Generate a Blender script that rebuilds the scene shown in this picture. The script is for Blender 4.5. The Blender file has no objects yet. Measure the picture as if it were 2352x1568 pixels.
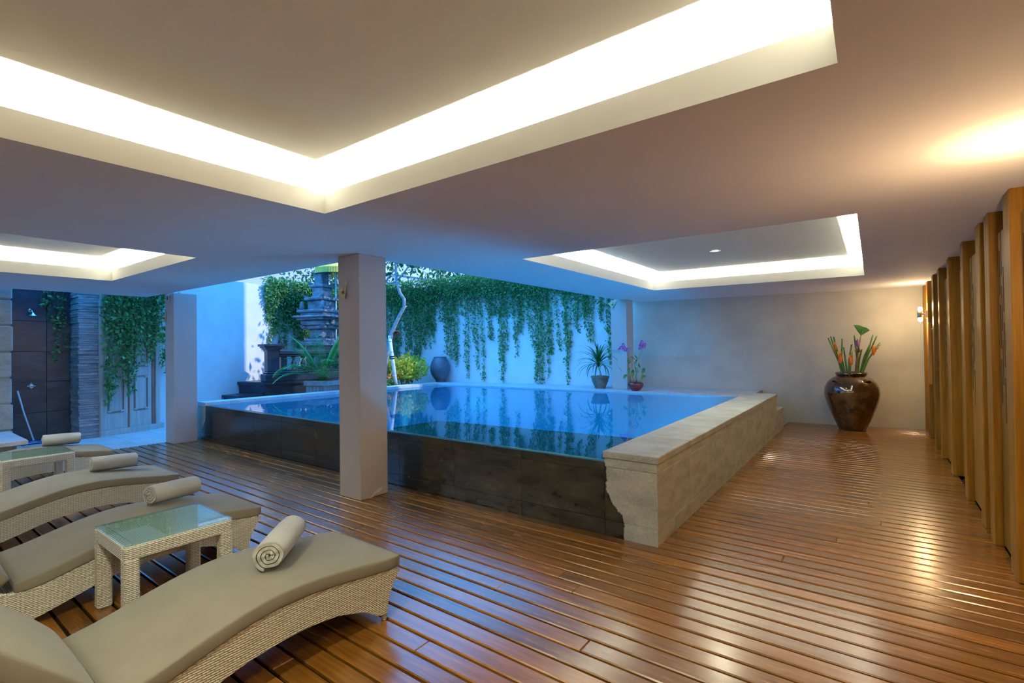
import bpy, math, random
import numpy as np
from mathutils import Vector, Matrix
random.seed(7)
rng = np.random.default_rng(7)
SC = bpy.context.scene
COL = SC.collection

# ------------------------------------------------------------------ camera
cd = bpy.data.cameras.new('camera')
cam = bpy.data.objects.new('camera', cd)
COL.objects.link(cam)
SC.camera = cam
cd.sensor_width = 36.0
cd.lens = 1124.135 / 2352 * 36.0
cd.clip_start = 0.02
cd.clip_end = 200
yaw, pit, rol = [math.radians(a) for a in (36.384, 0.664, -0.722)]
fw = Vector((-math.sin(yaw) * math.cos(pit), math.cos(yaw) * math.cos(pit), math.sin(pit)))
r0 = Vector((math.cos(yaw), math.sin(yaw), 0))
u0 = r0.cross(fw)
rt = r0 * math.cos(rol) + u0 * math.sin(rol)
up = -r0 * math.sin(rol) + u0 * math.cos(rol)
M = Matrix((rt, up, -fw)).transposed().to_4x4()
M.translation = Vector((0, 0, 1.6))
cam.matrix_world = M

# ------------------------------------------------------------------ world, sun, exposure
SKY_COL = (0.045, 0.37, 1.0)
SKY_STR = 3.1
w = bpy.data.worlds.new('sky')
SC.world = w
w.use_nodes = True
bg = w.node_tree.nodes['Background']
bg.inputs[0].default_value = (*SKY_COL, 1)
bg.inputs[1].default_value = SKY_STR
SC.view_settings.view_transform = 'Standard'
SC.view_settings.look = 'None'
SC.view_settings.exposure = 0.6
SC.view_settings.gamma = 1.0
SC.view_settings.use_curve_mapping = False
try:
    SC.cycles.caustics_reflective = True
    SC.cycles.caustics_refractive = False
    SC.cycles.sample_clamp_indirect = 4.0
    SC.cycles.max_bounces = 10
    SC.cycles.diffuse_bounces = 6
    SC.cycles.transparent_max_bounces = 12
    SC.cycles.use_denoising = True
except Exception:
    pass
sd = bpy.data.lights.new('sun', 'SUN')
sd.energy = 2.2
sd.color = (1.0, 0.93, 0.72)
sd.angle = math.radians(0.6)
sun = bpy.data.objects.new('sun', sd)
COL.objects.link(sun)
TOSUN = Vector((0.82, 0.52, 0.9)).normalized()
sun.rotation_euler = TOSUN.to_track_quat('Z', 'Y').to_euler()
sun.location = (4, 14, 14)

DOWN_W = 165.0     # watts of each coffer downlight
POOL_W = 75.0     # watts of each added underwater lamp
COVE_W = 150.0      # watts per metre of cove light
COVE_COL = (1.0, 0.955, 0.77)

# ------------------------------------------------------------------ helpers
def prop(o, label=None, cat=None, group=None, kind=None):
    if label: o['label'] = label
    if cat: o['category'] = cat
    if group: o['group'] = group
    if kind: o['kind'] = kind
    return o

def empty(name, loc=(0, 0, 0), rz=0.0, label=None, cat=None, group=None, kind=None):
    o = bpy.data.objects.new(name, None)
    o.empty_display_size = 0.1
    COL.objects.link(o)
    o.location = loc
    o.rotation_euler = (0, 0, rz)
    return prop(o, label, cat, group, kind)

class MB:
    def __init__(self):
        self.v = []; self.f = []; self.s = []
    def add(self, vs, fs, smooth=False):
        b = len(self.v)
        self.v += [tuple(p) for p in vs]
        self.f += [tuple(i + b for i in f) for f in fs]
        self.s += [smooth] * len(fs)
        return self
    def box(self, a, b):
        x0, y0, z0 = a; x1, y1, z1 = b
        vs = [(x0,y0,z0),(x1,y0,z0),(x1,y1,z0),(x0,y1,z0),(x0,y0,z1),(x1,y0,z1),(x1,y1,z1),(x0,y1,z1)]
        return self.add(vs, [(0,3,2,1),(4,5,6,7),(0,1,5,4),(1,2,6,5),(2,3,7,6),(3,0,4,7)])
    def cbox(self, a, b, c=0.005):
        """box with chamfered edges"""
        x0, y0, z0 = a; x1, y1, z1 = b
        c = min(c, (x1-x0)*.45, (y1-y0)*.45, (z1-z0)*.45)
        X = (x0, x1); Y = (y0, y1); Z = (z0, z1)
        vs = []; idx = {}
        for i in (0, 1):
            for j in (0, 1):
                for k in (0, 1):
                    sx = c if i == 0 else -c; sy = c if j == 0 else -c; sz = c if k == 0 else -c
                    idx[(i,j,k,0)] = len(vs); vs.append((X[i], Y[j]+sy, Z[k]+sz))
                    idx[(i,j,k,1)] = len(vs); vs.append((X[i]+sx, Y[j], Z[k]+sz))
                    idx[(i,j,k,2)] = len(vs); vs.append((X[i]+sx, Y[j]+sy, Z[k]))
        fs = []
        q = lambda L: fs.append(tuple(idx[t] for t in L))
        q([(0,0,0,0),(0,0,1,0),(0,1,1,0),(0,1,0,0)]); q([(1,0,0,0),(1,1,0,0),(1,1,1,0),(1,0,1,0)])
        q([(0,0,0,1),(1,0,0,1),(1,0,1,1),(0,0,1,1)]); q([(0,1,0,1),(0,1,1,1),(1,1,1,1),(1,1,0,1)])
        q([(0,0,0,2),(0,1,0,2),(1,1,0,2),(1,0,0,2)]); q([(0,0,1,2),(1,0,1,2),(1,1,1,2),(0,1,1,2)])
        for j in (0,1):
            for k in (0,1):
                q([(0,j,k,1),(1,j,k,1),(1,j,k,2),(0,j,k,2)] if (j+k) % 2 else [(0,j,k,1),(0,j,k,2),(1,j,k,2),(1,j,k,1)])
        for i in (0,1):
            for k in (0,1):
                q([(i,0,k,0),(i,0,k,2),(i,1,k,2),(i,1,k,0)] if (i+k) % 2 == 0 else [(i,0,k,0),(i,1,k,0),(i,1,k,2),(i,0,k,2)])
        for i in (0,1):
            for j in (0,1):
                q([(i,j,0,0),(i,j,1,0),(i,j,1,1),(i,j,0,1)] if (i+j) % 2 else [(i,j,0,0),(i,j,0,1),(i,j,1,1),(i,j,1,0)])
        for i in (0,1):
            for j in (0,1):
                for k in (0,1):
                    q([(i,j,k,0),(i,j,k,1),(i,j,k,2)] if (i+j+k) % 2 == 0 else [(i,j,k,0),(i,j,k,2),(i,j,k,1)])
        return self.add(vs, fs)
    def prism(self, poly, z0, z1):
        n = len(poly)
        vs = [(x, y, z0) for x, y in poly] + [(x, y, z1) for x, y in poly]
        fs = [tuple(range(n-1, -1, -1)), tuple(range(n, 2*n))]
        fs += [(i, (i+1) % n, n+(i+1) % n, n+i) for i in range(n)]
        return self.add(vs, fs)
    def lathe(self, prof, n=40, c=(0, 0, 0), smooth=True, cap=True):
        vs = []; fs = []
        m = len(prof)
        for r, z in prof:
            for k in range(n):
                a = 2*math.pi*k/n
                vs.append((c[0]+r*math.cos(a), c[1]+r*math.sin(a), c[2]+z))
        for i in range(m-1):
            for k in range(n):
                k2 = (k+1) % n
                fs.append((i*n+k, i*n+k2, (i+1)*n+k2, (i+1)*n+k))
        self.add(vs, fs, smooth)
        b = len(self.v) - len(vs)
        if cap and prof[0][0] > 1e-4:
            self.f.append(tuple(b+k for k in range(n-1, -1, -1))); self.s.append(False)
        if cap and prof[-1][0] > 1e-4:
            self.f.append(tuple(b+(m-1)*n+k for k in range(n))); self.s.append(False)
        return self
    def tube(self, pts, rad, n=8, smooth=True):
        pts = [Vector(p) for p in pts]
        if not hasattr(rad, '__len__'): rad = [rad]*len(pts)
        vs = []; fs = []
        ref = Vector((0, 0, 1))
        for i, p in enumerate(pts):
            d = (pts[min(i+1, len(pts)-1)] - pts[max(i-1, 0)]).normalized()
            if i == 0:
                ref = Vector((0, 0, 1)) if abs(d.z) < .9 else Vector((1, 0, 0))
            a = d.cross(ref).normalized(); b = a.cross(d).normalized(); ref = b
            for k in range(n):
                t = 2*math.pi*k/n
                vs.append(p + (a*math.cos(t) + b*math.sin(t))*rad[i])
        m = len(pts)
        for i in range(m-1):
            for k in range(n):
                k2 = (k+1) % n
                fs.append((i*n+k, i*n+k2, (i+1)*n+k2, (i+1)*n+k))
        self.add(vs, fs, smooth)
        b = len(self.v)-len(vs)
        self.f.append(tuple(b+k for k in range(n-1, -1, -1))); self.s.append(False)
        self.f.append(tuple(b+(m-1)*n+k for k in range(n))); self.s.append(False)
        return self
    def strip(self, pts, wid, nrm=None, droop=0.0):
        """leaf ribbon along pts with widths wid, v-folded"""
        pts = [Vector(p) for p in pts]; vs = []; fs = []
        for i, p in enumerate(pts):
            d = (pts[min(i+1, len(pts)-1)] - pts[max(i-1, 0)]).normalized()
            up_ = nrm if nrm is not None else Vector((0, 0, 1))
            s = d.cross(up_)
            if s.length < 1e-4: s = Vector((1, 0, 0))
            s.normalize(); u = s.cross(d).normalized()
            vs += [p - s*wid[i] + u*droop*wid[i], p, p + s*wid[i] + u*droop*wid[i]]
        for i in range(len(pts)-1):
            a = 3*i
            fs += [(a, a+1, a+4, a+3), (a+1, a+2, a+5, a+4)]
        return self.add(vs, fs, True)
    def build(self, name, mat, parent=None, loc=None, uv=True, matrix=None):
        me = bpy.data.meshes.new(name)
        me.from_pydata(self.v, [], self.f)
        me.polygons.foreach_set('use_smooth', self.s)
        me.update()
        if uv: box_uv(me)
        if mat: me.materials.append(mat)
        o = bpy.data.objects.new(name, me)
        COL.objects.link(o)
        if parent: o.parent = parent
        if loc is not None: o.location = loc
        if matrix is not None: o.matrix_local = matrix
        return o

def box_uv(me):
    lay = me.uv_layers.new(name='UVMap')
    nl = len(me.loops)
    vi = np.empty(nl, 'i'); me.loops.foreach_get('vertex_index', vi)
    co = np.empty(len(me.vertices)*3); me.vertices.foreach_get('co', co); co = co.reshape(-1, 3)
    npoly = len(me.polygons)
    nr = np.empty(npoly*3); me.polygons.foreach_get('normal', nr); nr = np.abs(nr.reshape(-1, 3))
    lt = np.empty(npoly, 'i'); me.polygons.foreach_get('loop_total', lt)
    ax = np.repeat(nr.argmax(1), lt)
    p = co[vi]
    u = np.where(ax == 0, p[:, 1], p[:, 0]); v = np.where(ax == 2, p[:, 1], p[:, 2])
    lay.data.foreach_set('uv', np.stack([u, v], 1).ravel())

def fast_mesh(name, V, F, mat, parent=None, smooth=False):
    """V (n,3) array, F (m,k) array"""
    me = bpy.data.meshes.new(name)
    me.vertices.add(len(V)); me.vertices.foreach_set('co', np.asarray(V, 'f').ravel())
    k = F.shape[1]
    me.loops.add(F.size); me.loops.foreach_set('vertex_index', F.astype('i').ravel())
    me.polygons.add(len(F))
    me.polygons.foreach_set('loop_start', np.arange(0, F.size, k, dtype='i'))
    me.update(calc_edges=True)
    me.validate()
    if mat: me.materials.append(mat)
    o = bpy.data.objects.new(name, me)
    COL.objects.link(o)
    if parent: o.parent = parent
    return o

def copy_tree(o, parent=None):
    c = o.copy(); COL.objects.link(c); c.parent = parent
    for ch in list(o.children): copy_tree(ch, c)
    return c

# ------------------------------------------------------------------ materials
def nn(nt, t, **kw):
    n = nt.nodes.new(t)
    for k, v in kw.items():
        setattr(n, k, v)
    return n

def base_mat(name, col=(.5, .5, .5), rough=.6, metal=0.0, spec=.5):
    m = bpy.data.materials.new(name); m.use_nodes = True
    nt = m.node_tree; b = nt.nodes['Principled BSDF']
    b.inputs['Base Color'].default_value = (*col, 1)
    b.inputs['Roughness'].default_value = rough
    b.inputs['Metallic'].default_value = metal
    b.inputs['Specular IOR Level'].default_value = spec
    return m, nt, b

def coords(nt, kind='Object', scale=(1, 1, 1)):
    tc = nn(nt, 'ShaderNodeTexCoord'); mp = nn(nt, 'ShaderNodeMapping')
    mp.inputs['Scale'].default_value = scale
    nt.links.new(tc.outputs[kind], mp.inputs[0])
    return mp.outputs[0]

def noise(nt, vec, scale=5, detail=3, rough=.55):
    n = nn(nt, 'ShaderNodeTexNoise')
    n.inputs['Scale'].default_value = scale; n.inputs['Detail'].default_value = detail
    n.inputs['Roughness'].default_value = rough
    nt.links.new(vec, n.inputs['Vector'])
    return n.outputs['Fac']

def ramp(nt, fac, stops):
    r = nn(nt, 'ShaderNodeValToRGB')
    el = r.color_ramp.elements
    while len(el) < len(stops): el.new(.5)
    for e, (p, c) in zip(el, stops):
        e.position = p; e.color = (*c, 1) if len(c) == 3 else c
    nt.links.new(fac, r.inputs[0])
    return r.outputs[0]

def mixc(nt, fac, a, b, mode='MIX'):
    n = nn(nt, 'ShaderNodeMix', data_type='RGBA', blend_type=mode)
    for sock, val in ((n.inputs[0], fac), (n.inputs[6], a), (n.inputs[7], b)):
        if isinstance(val, bpy.types.NodeSocket): nt.links.new(val, sock)
        else: sock.default_value = val if not hasattr(val, '__len__') else (*val[:3], 1)
    return n.outputs[2]

def math_(nt, op, a, b=0.0, c=None):
    n = nn(nt, 'ShaderNodeMath', operation=op)
    for i, val in enumerate((a, b, c)):
        if val is None: continue
        if isinstance(val, bpy.types.NodeSocket): nt.links.new(val, n.inputs[i])
        else: n.inputs[i].default_value = val
    return n.outputs[0]

def bump(nt, b, h, strength=.3, dist=.01):
    n = nn(nt, 'ShaderNodeBump')
    n.inputs['Strength'].default_value = strength; n.inputs['Distance'].default_value = dist
    nt.links.new(h, n.inputs['Height']); nt.links.new(n.outputs[0], b.inputs['Normal'])

def paint(name, c1, c2, scale=1.5, rough=.7, bstr=.15, bscale=60, spec=.3):
    m, nt, b = base_mat(name, c1, rough, spec=spec)
    v = coords(nt)
    col = ramp(nt, noise(nt, v, scale, 4), [(.35, c1), (.65, c2)])
    nt.links.new(col, b.inputs['Base Color'])
    if bstr: bump(nt, b, noise(nt, v, bscale, 3), bstr, .004)
    return m

def wood_mat(name, dark, light, rough=.3, axis='x', tone=.35, spec=.5, gscale=1.0, coat=0, bstr=.12):
    m, nt, b = base_mat(name, light, rough, spec=spec)
    sc = {'x': (.9, 14, 14), 'y': (14, .9, 14), 'z': (14, 14, .7)}[axis]
    v = coords(nt, 'Object', sc)
    oi = nn(nt, 'ShaderNodeObjectInfo')
    add = nn(nt, 'ShaderNodeVectorMath', operation='ADD'); nt.links.new(v, add.inputs[0])
    cmb = nn(nt, 'ShaderNodeCombineXYZ')
    for i in range(3): nt.links.new(math_(nt, 'MULTIPLY', oi.outputs['Random'], 37.0+11*i), cmb.inputs[i])
    nt.links.new(cmb.outputs[0], add.inputs[1])
    g = noise(nt, add.outputs[0], 2.2*gscale, 6, .62)
    col = ramp(nt, g, [(.3, dark), (.52, tuple((d+l)/2 for d, l in zip(dark, light))), (.72, light)])
    vary = ramp(nt, oi.outputs['Random'], [(0, (1-tone,)*3), (1, (1+tone*.35,)*3)])
    nt.links.new(mixc(nt, 1.0, col, vary, 'MULTIPLY'), b.inputs['Base Color'])
    g2 = noise(nt, add.outputs[0], 9, 3)
    bump(nt, b, g2, bstr, .002)
    r = nn(nt, 'ShaderNodeMapRange'); r.inputs[3].default_value = rough-.03; r.inputs[4].default_value = rough+.07
    nt.links.new(g, r.inputs[0]); nt.links.new(r.outputs[0], b.inputs['Roughness'])
    if coat:
        b.inputs['Coat Weight'].default_value = coat; b.inputs['Coat Roughness'].default_value = rough*.8; b.inputs['Coat IOR'].default_value = 1.65
    return m

MAT = {}
MAT['ceiling'] = paint('ceiling paint', (.79, .78, .85), (.83, .82, .89), .8, .75, .05)  # white ceiling; lavender tint put into the paint for bluish light
MAT['column'] = paint('column paint', (.54, .48, .45), (.57, .51, .48), 1.2, .7, .08)
MAT['wall'] = paint('grey rendered wall', (.54, .56, .52), (.66, .67, .62), 1.3, .7, .18, 45)
MAT['garden'] = paint('white rough garden wall', (.74, .75, .78), (.82, .82, .84), 2.0, .85, .6, 40)
MAT['farwall'] = paint('lavender house wall', (.60, .55, .66), (.64, .59, .70), 1.0, .85, .1)
MAT['plank'] = wood_mat('deck wood', (.19, .072, .010), (.38, .165, .024), .24, 'x', .42, .5, coat=.6, bstr=.035)
MAT['under'] = paint('dark joist void', (.008, .005, .003), (.012, .007, .004), 3, .95, 0)
MAT['post'] = wood_mat('wall timber', (.21, .092, .010), (.38, .195, .026), .42, 'z', .30, .22)
MAT['leafwood'] = wood_mat('door timber', (.21, .098, .014), (.34, .18, .030), .42, 'z', .22, .22)
MAT['slit'] = paint('slit dark', (.03, .018, .012), (.04, .02, .012), 4, .8, 0)
MAT['white'] = paint('cove white', (.80, .79, .74), (.82, .81, .77), 1, .8, 0)

def m_wicker():
    """flat cane weave: rows of lens-shaped strands passing over alternate stakes"""
    m, nt, b = base_mat('cream wicker', (.7, .66, .5), .5, spec=.35)
    sep = nn(nt, 'ShaderNodeSeparateXYZ'); nt.links.new(coords(nt, 'UV'), sep.inputs[0])
    v = math_(nt, 'DIVIDE', sep.outputs[1], .0105)
    row = math_(nt, 'FLOOR', v)
    ph = math_(nt, 'MULTIPLY', math_(nt, 'MODULO', row, 2.0), .5)
    u = math_(nt, 'ADD', math_(nt, 'DIVIDE', sep.outputs[0], .036), ph)
    along = math_(nt, 'POWER', math_(nt, 'ABSOLUTE', math_(nt, 'SINE', math_(nt, 'MULTIPLY', u, math.pi))), .35)
    t = math_(nt, 'SUBTRACT', math_(nt, 'MULTIPLY', math_(nt, 'FRACT', v), 2.0), 1.0)
    across = math_(nt, 'SUBTRACT', 1.0, math_(nt, 'POWER', math_(nt, 'ABSOLUTE', t), 2.6))
    h = math_(nt, 'MULTIPLY', along, across)
    tone = noise(nt, coords(nt, 'UV', (26, 95, 1)), 1.0, 2)
    c = ramp(nt, h, [(.08, (.20, .18, .12)), (.38, (.64, .635, .54)), (.75, (.88, .87, .78))])
    c = mixc(nt, .5, c, ramp(nt, tone, [(.3, (.72, .72, .70)), (.7, (1.1, 1.1, 1.08))]), 'MULTIPLY')
    nt.links.new(c, b.inputs['Base Color'])
    bump(nt, b, h, .8, .004)
    return m
MAT['wicker'] = m_wicker()

def m_fabric(name, c1, c2, fine=500, rough=.9, bs=.25):
    m, nt, b = base_mat(name, c1, rough, spec=.2)
    v = coords(nt)
    col = ramp(nt, noise(nt, v, 3.5, 4), [(.3, c1), (.7, c2)])
    nt.links.new(col, b.inputs['Base Color'])
    h = math_(nt, 'ADD', math_(nt, 'ADD', noise(nt, v, fine, 2), math_(nt, 'MULTIPLY', noise(nt, v, fine*.35, 2), .8)), math_(nt, 'MULTIPLY', noise(nt, v, 5, 3), 1.2))
    bump(nt, b, h, bs, .004)
    b.inputs['Sheen Weight'].default_value = .15
    return m
MAT['cushion'] = m_fabric('taupe cushion cloth', (.205, .19, .145), (.235, .22, .17))
MAT['piping'] = m_fabric('dark piping', (.075, .068, .05), (.09, .08, .06))
MAT['towel'] = m_fabric('grey terry towel', (.50, .51, .47), (.64, .65, .60), 260, .95, 1.0)

def schlick(nt, f0, k):
    lw = nn(nt, 'ShaderNodeLayerWeight'); lw.inputs[0].default_value = .5
    return math_(nt, 'ADD', math_(nt, 'MULTIPLY', math_(nt, 'POWER', lw.outputs['Facing'], 5.0), k), f0)

def m_glass():
    m = bpy.data.materials.new('table glass'); m.use_nodes = True
    nt = m.node_tree; nt.nodes.clear()
    out = nn(nt, 'ShaderNodeOutputMaterial'); mx = nn(nt, 'ShaderNodeMixShader')
    tr = nn(nt, 'ShaderNodeBsdfTransparent'); tr.inputs[0].default_value = (.86, .95, .90, 1)
    gl = nn(nt, 'ShaderNodeBsdfGlossy'); gl.inputs['Roughness'].default_value = .01
    nt.links.new(schlick(nt, .05, .85), mx.inputs[0])
    nt.links.new(tr.outputs[0], mx.inputs[1]); nt.links.new(gl.outputs[0], mx.inputs[2])
    nt.links.new(mx.outputs[0], out.inputs[0])
    return m
MAT['glass'] = m_glass()

def m_water():
    m = bpy.data.materials.new('pool water'); m.use_nodes = True
    nt = m.node_tree; nt.nodes.clear()
    out = nn(nt, 'ShaderNodeOutputMaterial'); mx = nn(nt, 'ShaderNodeMixShader')
    tr = nn(nt, 'ShaderNodeBsdfTransparent'); tr.inputs[0].default_value = (.20, .74, .92, 1)
    gl = nn(nt, 'ShaderNodeBsdfGlossy'); gl.inputs['Roughness'].default_value = .015
    v = coords(nt, 'Object')
    bp = nn(nt, 'ShaderNodeBump'); bp.inputs['Strength'].default_value = .05; bp.inputs['Distance'].default_value = .01
    nt.links.new(noise(nt, v, 6, 2), bp.inputs['Height'])
    nt.links.new(bp.outputs[0], gl.inputs['Normal'])
    nt.links.new(schlick(nt, .02, .98), mx.inputs[0])
    nt.links.new(tr.outputs[0], mx.inputs[1]); nt.links.new(gl.outputs[0], mx.inputs[2])
    nt.links.new(mx.outputs[0], out.inputs[0])
    return m
MAT['water'] = m_water()

def m_tile(name, c1, c2, grout, s=.12, rough=.3):
    m, nt, b = base_mat(name, c1, rough)
    v = coords(nt, 'UV')
    br = nn(nt, 'ShaderNodeTexBrick'); br.offset = 0.0
    br.inputs['Color1'].default_value = (*c1, 1); br.inputs['Color2'].default_value = (*c2, 1)
    br.inputs['Mortar'].default_value = (*grout, 1); br.inputs['Scale'].default_value = 1.0
    br.inputs['Mortar Size'].default_value = .003
    br.inputs['Brick Width'].default_value = s; br.inputs['Row Height'].default_value = s
    nt.links.new(v, br.inputs['Vector']); nt.links.new(br.outputs['Color'], b.inputs['Base Color'])
    return m
MAT['pooltile'] = m_tile('pool basin tile', (.13, .52, .74), (.15, .55, .77), (.34, .70, .82), .15)

def m_stone(name, c1, c2, c3, rough=.55, wet=False):
    m, nt, b = base_mat(name, c2, rough)
    geo = nn(nt, 'ShaderNodeNewGeometry')
    oi = nn(nt, 'ShaderNodeObjectInfo')
    mp = nn(nt, 'ShaderNodeMapping'); mp.inputs['Rotation'].default_value = (0, .5, .35); mp.inputs['Scale'].default_value = (1.0, 1.0, 2.6)
    nt.links.new(geo.outputs['Position'], mp.inputs[0])
    add = nn(nt, 'ShaderNodeVectorMath', operation='ADD'); nt.links.new(mp.outputs[0], add.inputs[0])
    cmb = nn(nt, 'ShaderNodeCombineXYZ'); nt.links.new(math_(nt, 'MULTIPLY', oi.outputs['Random'], 9.0), cmb.inputs[0]); nt.links.new(cmb.outputs[0], add.inputs[1])
    n1 = noise(nt, add.outputs[0], 3.0, 6, .65)
    col = ramp(nt, n1, [(.3, c1), (.5, c2), (.72, c3)])
    spk = noise(nt, geo.outputs['Position'], 55, 3)
    col = mixc(nt, .25, col, ramp(nt, spk, [(.35, (.25, .25, .25)), (.65, (1, 1, 1))]), 'MULTIPLY')
    if wet:
        sep = nn(nt, 'ShaderNodeSeparateXYZ'); nt.links.new(geo.outputs['Position'], sep.inputs[0])
        X, Z = sep.outputs[0], sep.outputs[2]
        low = nn(nt, 'ShaderNodeMapRange'); low.interpolation_type = 'SMOOTHSTEP'; low.inputs[1].default_value = .42; low.inputs[2].default_value = .10
        low.inputs[3].default_value = 0; low.inputs[4].default_value = .17
        nt.links.new(Z, low.inputs[0])
        wob = math_(nt, 'MULTIPLY', math_(nt, 'SUBTRACT', noise(nt, geo.outputs['Position'], 9, 6, .72), .5), .12)
        edge = math_(nt, 'ADD', math_(nt, 'ADD', low.outputs[0], wob), -1.845)
        a = nn(nt, 'ShaderNodeMapRange'); a.inputs[1].default_value = -.004; a.inputs[2].default_value = .004
        nt.links.new(math_(nt, 'SUBTRACT', edge, X), a.inputs[0])
        edge2 = math_(nt, 'SUBTRACT', -9.70, math_(nt, 'ADD', low.outputs[0], wob))
        c = nn(nt, 'ShaderNodeMapRange'); c.inputs[1].default_value = -.004; c.inputs[2].default_value = .004
        nt.links.new(math_(nt, 'SUBTRACT', X, edge2), c.inputs[0])
        wetm = math_(nt, 'MULTIPLY', a.outputs[0], c.outputs[0])
        dk = ramp(nt, n1, [(.3, (.010, .011, .009)), (.55, (.024, .024, .018)), (.75, (.05, .048, .035))])
        col = mixc(nt, wetm, col, dk)
        rr = nn(nt, 'ShaderNodeMapRange'); rr.inputs[3].default_value = rough; rr.inputs[4].default_value = .16
        nt.links.new(wetm, rr.inputs[0]); nt.links.new(rr.outputs[0], b.inputs['Roughness'])
    nt.links.new(col, b.inputs['Base Color'])
    bump(nt, b, noise(nt, geo.outputs['Position'], 30, 5), .25, .006)
    return m
MAT['stone'] = m_stone('pale paras stone', (.36, .38, .35), (.52, .54, .50), (.66, .67, .62))
MAT['wetstone'] = m_stone('front paras stone', (.40, .41, .36), (.54, .55, .49), (.65, .66, .59), .5, True)
MAT['paving'] = m_stone('paving stone', (.55, .56, .58), (.66, .67, .70), (.76, .77, .80), .6)
MAT['darkstone'] = m_stone('dark lava stone', (.010, .024, .042), (.020, .042, .068), (.045, .08, .12), .33)
MAT['shrine'] = m_stone('carved shrine stone', (.10, .11, .13), (.22, .24, .27), (.42, .44, .47), .8)
MAT['slate'] = m_stone('stacked slate', (.16, .19, .21), (.30, .34, .37), (.50, .54, .58), .7)
MAT['ledge'] = m_stone('boundary stone', (.36, .38, .34), (.48, .50, .46), (.58, .6, .55), .8)
MAT['soil'] = paint('garden soil', (.05, .035, .022), (.09, .065, .04), 6, .95, .6, 20)

def m_leaf(name, c1, c2, trans=.25, rough=.45):
    m = bpy.data.materials.new(name); m.use_nodes = True
    nt = m.node_tree; b = nt.nodes['Principled BSDF']
    geo = nn(nt, 'ShaderNodeNewGeometry')
    col = ramp(nt, geo.outputs['Random Per Island'], [(0, c1), (1, c2)])
    nt.links.new(col, b.inputs['Base Color'])
    b.inputs['Roughness'].default_value = rough
    tl = nn(nt, 'ShaderNodeBsdfTranslucent'); nt.links.new(mixc(nt, 1.0, col, (1.3, 1.25, .5), 'MULTIPLY'), tl.inputs[0])
    mx = nn(nt, 'ShaderNodeMixShader'); mx.inputs[0].default_value = trans
    out = nt.nodes['Material Output']
    nt.links.new(b.outputs[0], mx.inputs[1]); nt.links.new(tl.outputs[0], mx.inputs[2]); nt.links.new(mx.outputs[0], out.inputs[0])
    return m
MAT['vine'] = m_leaf('vine leaf', (.04, .17, .055), (.18, .46, .17))
MAT['bush'] = m_leaf('bush leaf', (.36, .42, .05), (.85, .76, .12), .35)
MAT['palm'] = m_leaf('palm leaf', (.06, .24, .06), (.12, .36, .09), .25)
MAT['drac'] = m_leaf('dracaena leaf', (.02, .10, .035), (.05, .19, .06), .1, .35)
MAT['tree'] = m_leaf('tree leaf', (.02, .10, .03), (.07, .22, .07), .2)
MAT['orange'] = m_leaf('orange petal', (.80, .28, .05), (.9, .50, .15), .3)
MAT['orchid'] = m_leaf('orchid petal', (.25, .03, .45), (.45, .12, .62), .2)
MAT['orchidw'] = m_leaf('orchid lip', (.80, .74, .80), (.85, .80, .86), .2)
MAT['stem'] = paint('green stem', (.09, .20, .045), (.14, .28, .06), 12, .45, .1)
MAT['brownstem'] = paint('brown stem', (.16, .10, .04), (.20, .13, .05), 12, .6, .2)
MAT['vstem'] = paint('vine stem', (.12, .20, .10), (.16, .24, .14), 12, .7, 0)
MAT['bark'] = paint('grey bark', (.25, .26, .28), (.42, .43, .45), 14, .85, .5, 40)
MAT['trunk'] = paint('cane trunk', (.42, .38, .28), (.55, .50, .38), 25, .8, .4)
MAT['bamboo'] = paint('whitewashed bamboo', (.70, .72, .78), (.82, .83, .88), 8, .6, .1)
MAT['black'] = paint('black rubber', (.012, .012, .014), (.02, .02, .022), 6, .5, 0)

def m_glaze(name, c1, c2, rough=.08, sc=6, coat=.6):
    m, nt, b = base_mat(name, c1, rough)
    v = coords(nt)
    nt.links.new(ramp(nt, noise(nt, v, sc, 5, .6), [(.35, c1), (.68, c2)]), b.inputs['Base Color'])
    bump(nt, b, noise(nt, v, 18, 2), .06, .01)
    b.inputs['Coat Weight'].default_value = coat
    return m
MAT['brownglaze'] = m_glaze('brown glaze', (.020, .010, .004), (.07, .035, .012), .12)
MAT['redglaze'] = m_glaze('oxblood glaze', (.10, .006, .012), (.17, .012, .02), .08)
MAT['blueglaze'] = m_glaze('weathered jar glaze', (.08, .11, .16), (.16, .19, .24), .35, 5, .2)
MAT['greypot'] = paint('cast pot', (.10, .115, .10), (.20, .215, .19), 7, .85, .4)
MAT['planter'] = paint('painted planter wood', (.32, .36, .38), (.46, .50, .52), 7, .7, .3)
MAT['straw'] = paint('dried palm leaf', (.62, .54, .28), (.74, .66, .38), 20, .7, .1)
MAT['yellowcloth'] = paint('yellow fringe cloth', (.92, .58, .08), (.95, .68, .15), 20, .8, .1)
MAT['doorwood'] = wood_mat('weathered door', (.40, .42, .40), (.62, .63, .60), .75, 'z', .1)
MAT['doordark'] = wood_mat('door shadow moulding', (.22, .14, .11), (.34, .22, .18), .7, 'z', .1)
MAT['steel'] = base_mat('chrome', (.75, .76, .78), .15, 1.0)[0]
MAT['bluepole'] = paint('blue plastic', (.02, .10, .55), (.03, .13, .65), 5, .4, 0)
MAT['plastic'] = paint('white plastic', (.72, .71, .70), (.76, .75, .74), 5, .5, 0)
MAT['heli'] = m_leaf('heliconia bract', (.70, .08, .02), (.95, .35, .04), .15)
MAT['helitip'] = m_leaf('heliconia tip', (.80, .55, .08), (.7, .7, .2), .15)
MAT['purple'] = m_leaf('banana bud', (.28, .12, .34), (.36, .18, .40), .1)
MAT['bar'] = wood_mat('orange handle', (.55, .22, .02), (.70, .32, .03), .35, 'z', .1)

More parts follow.
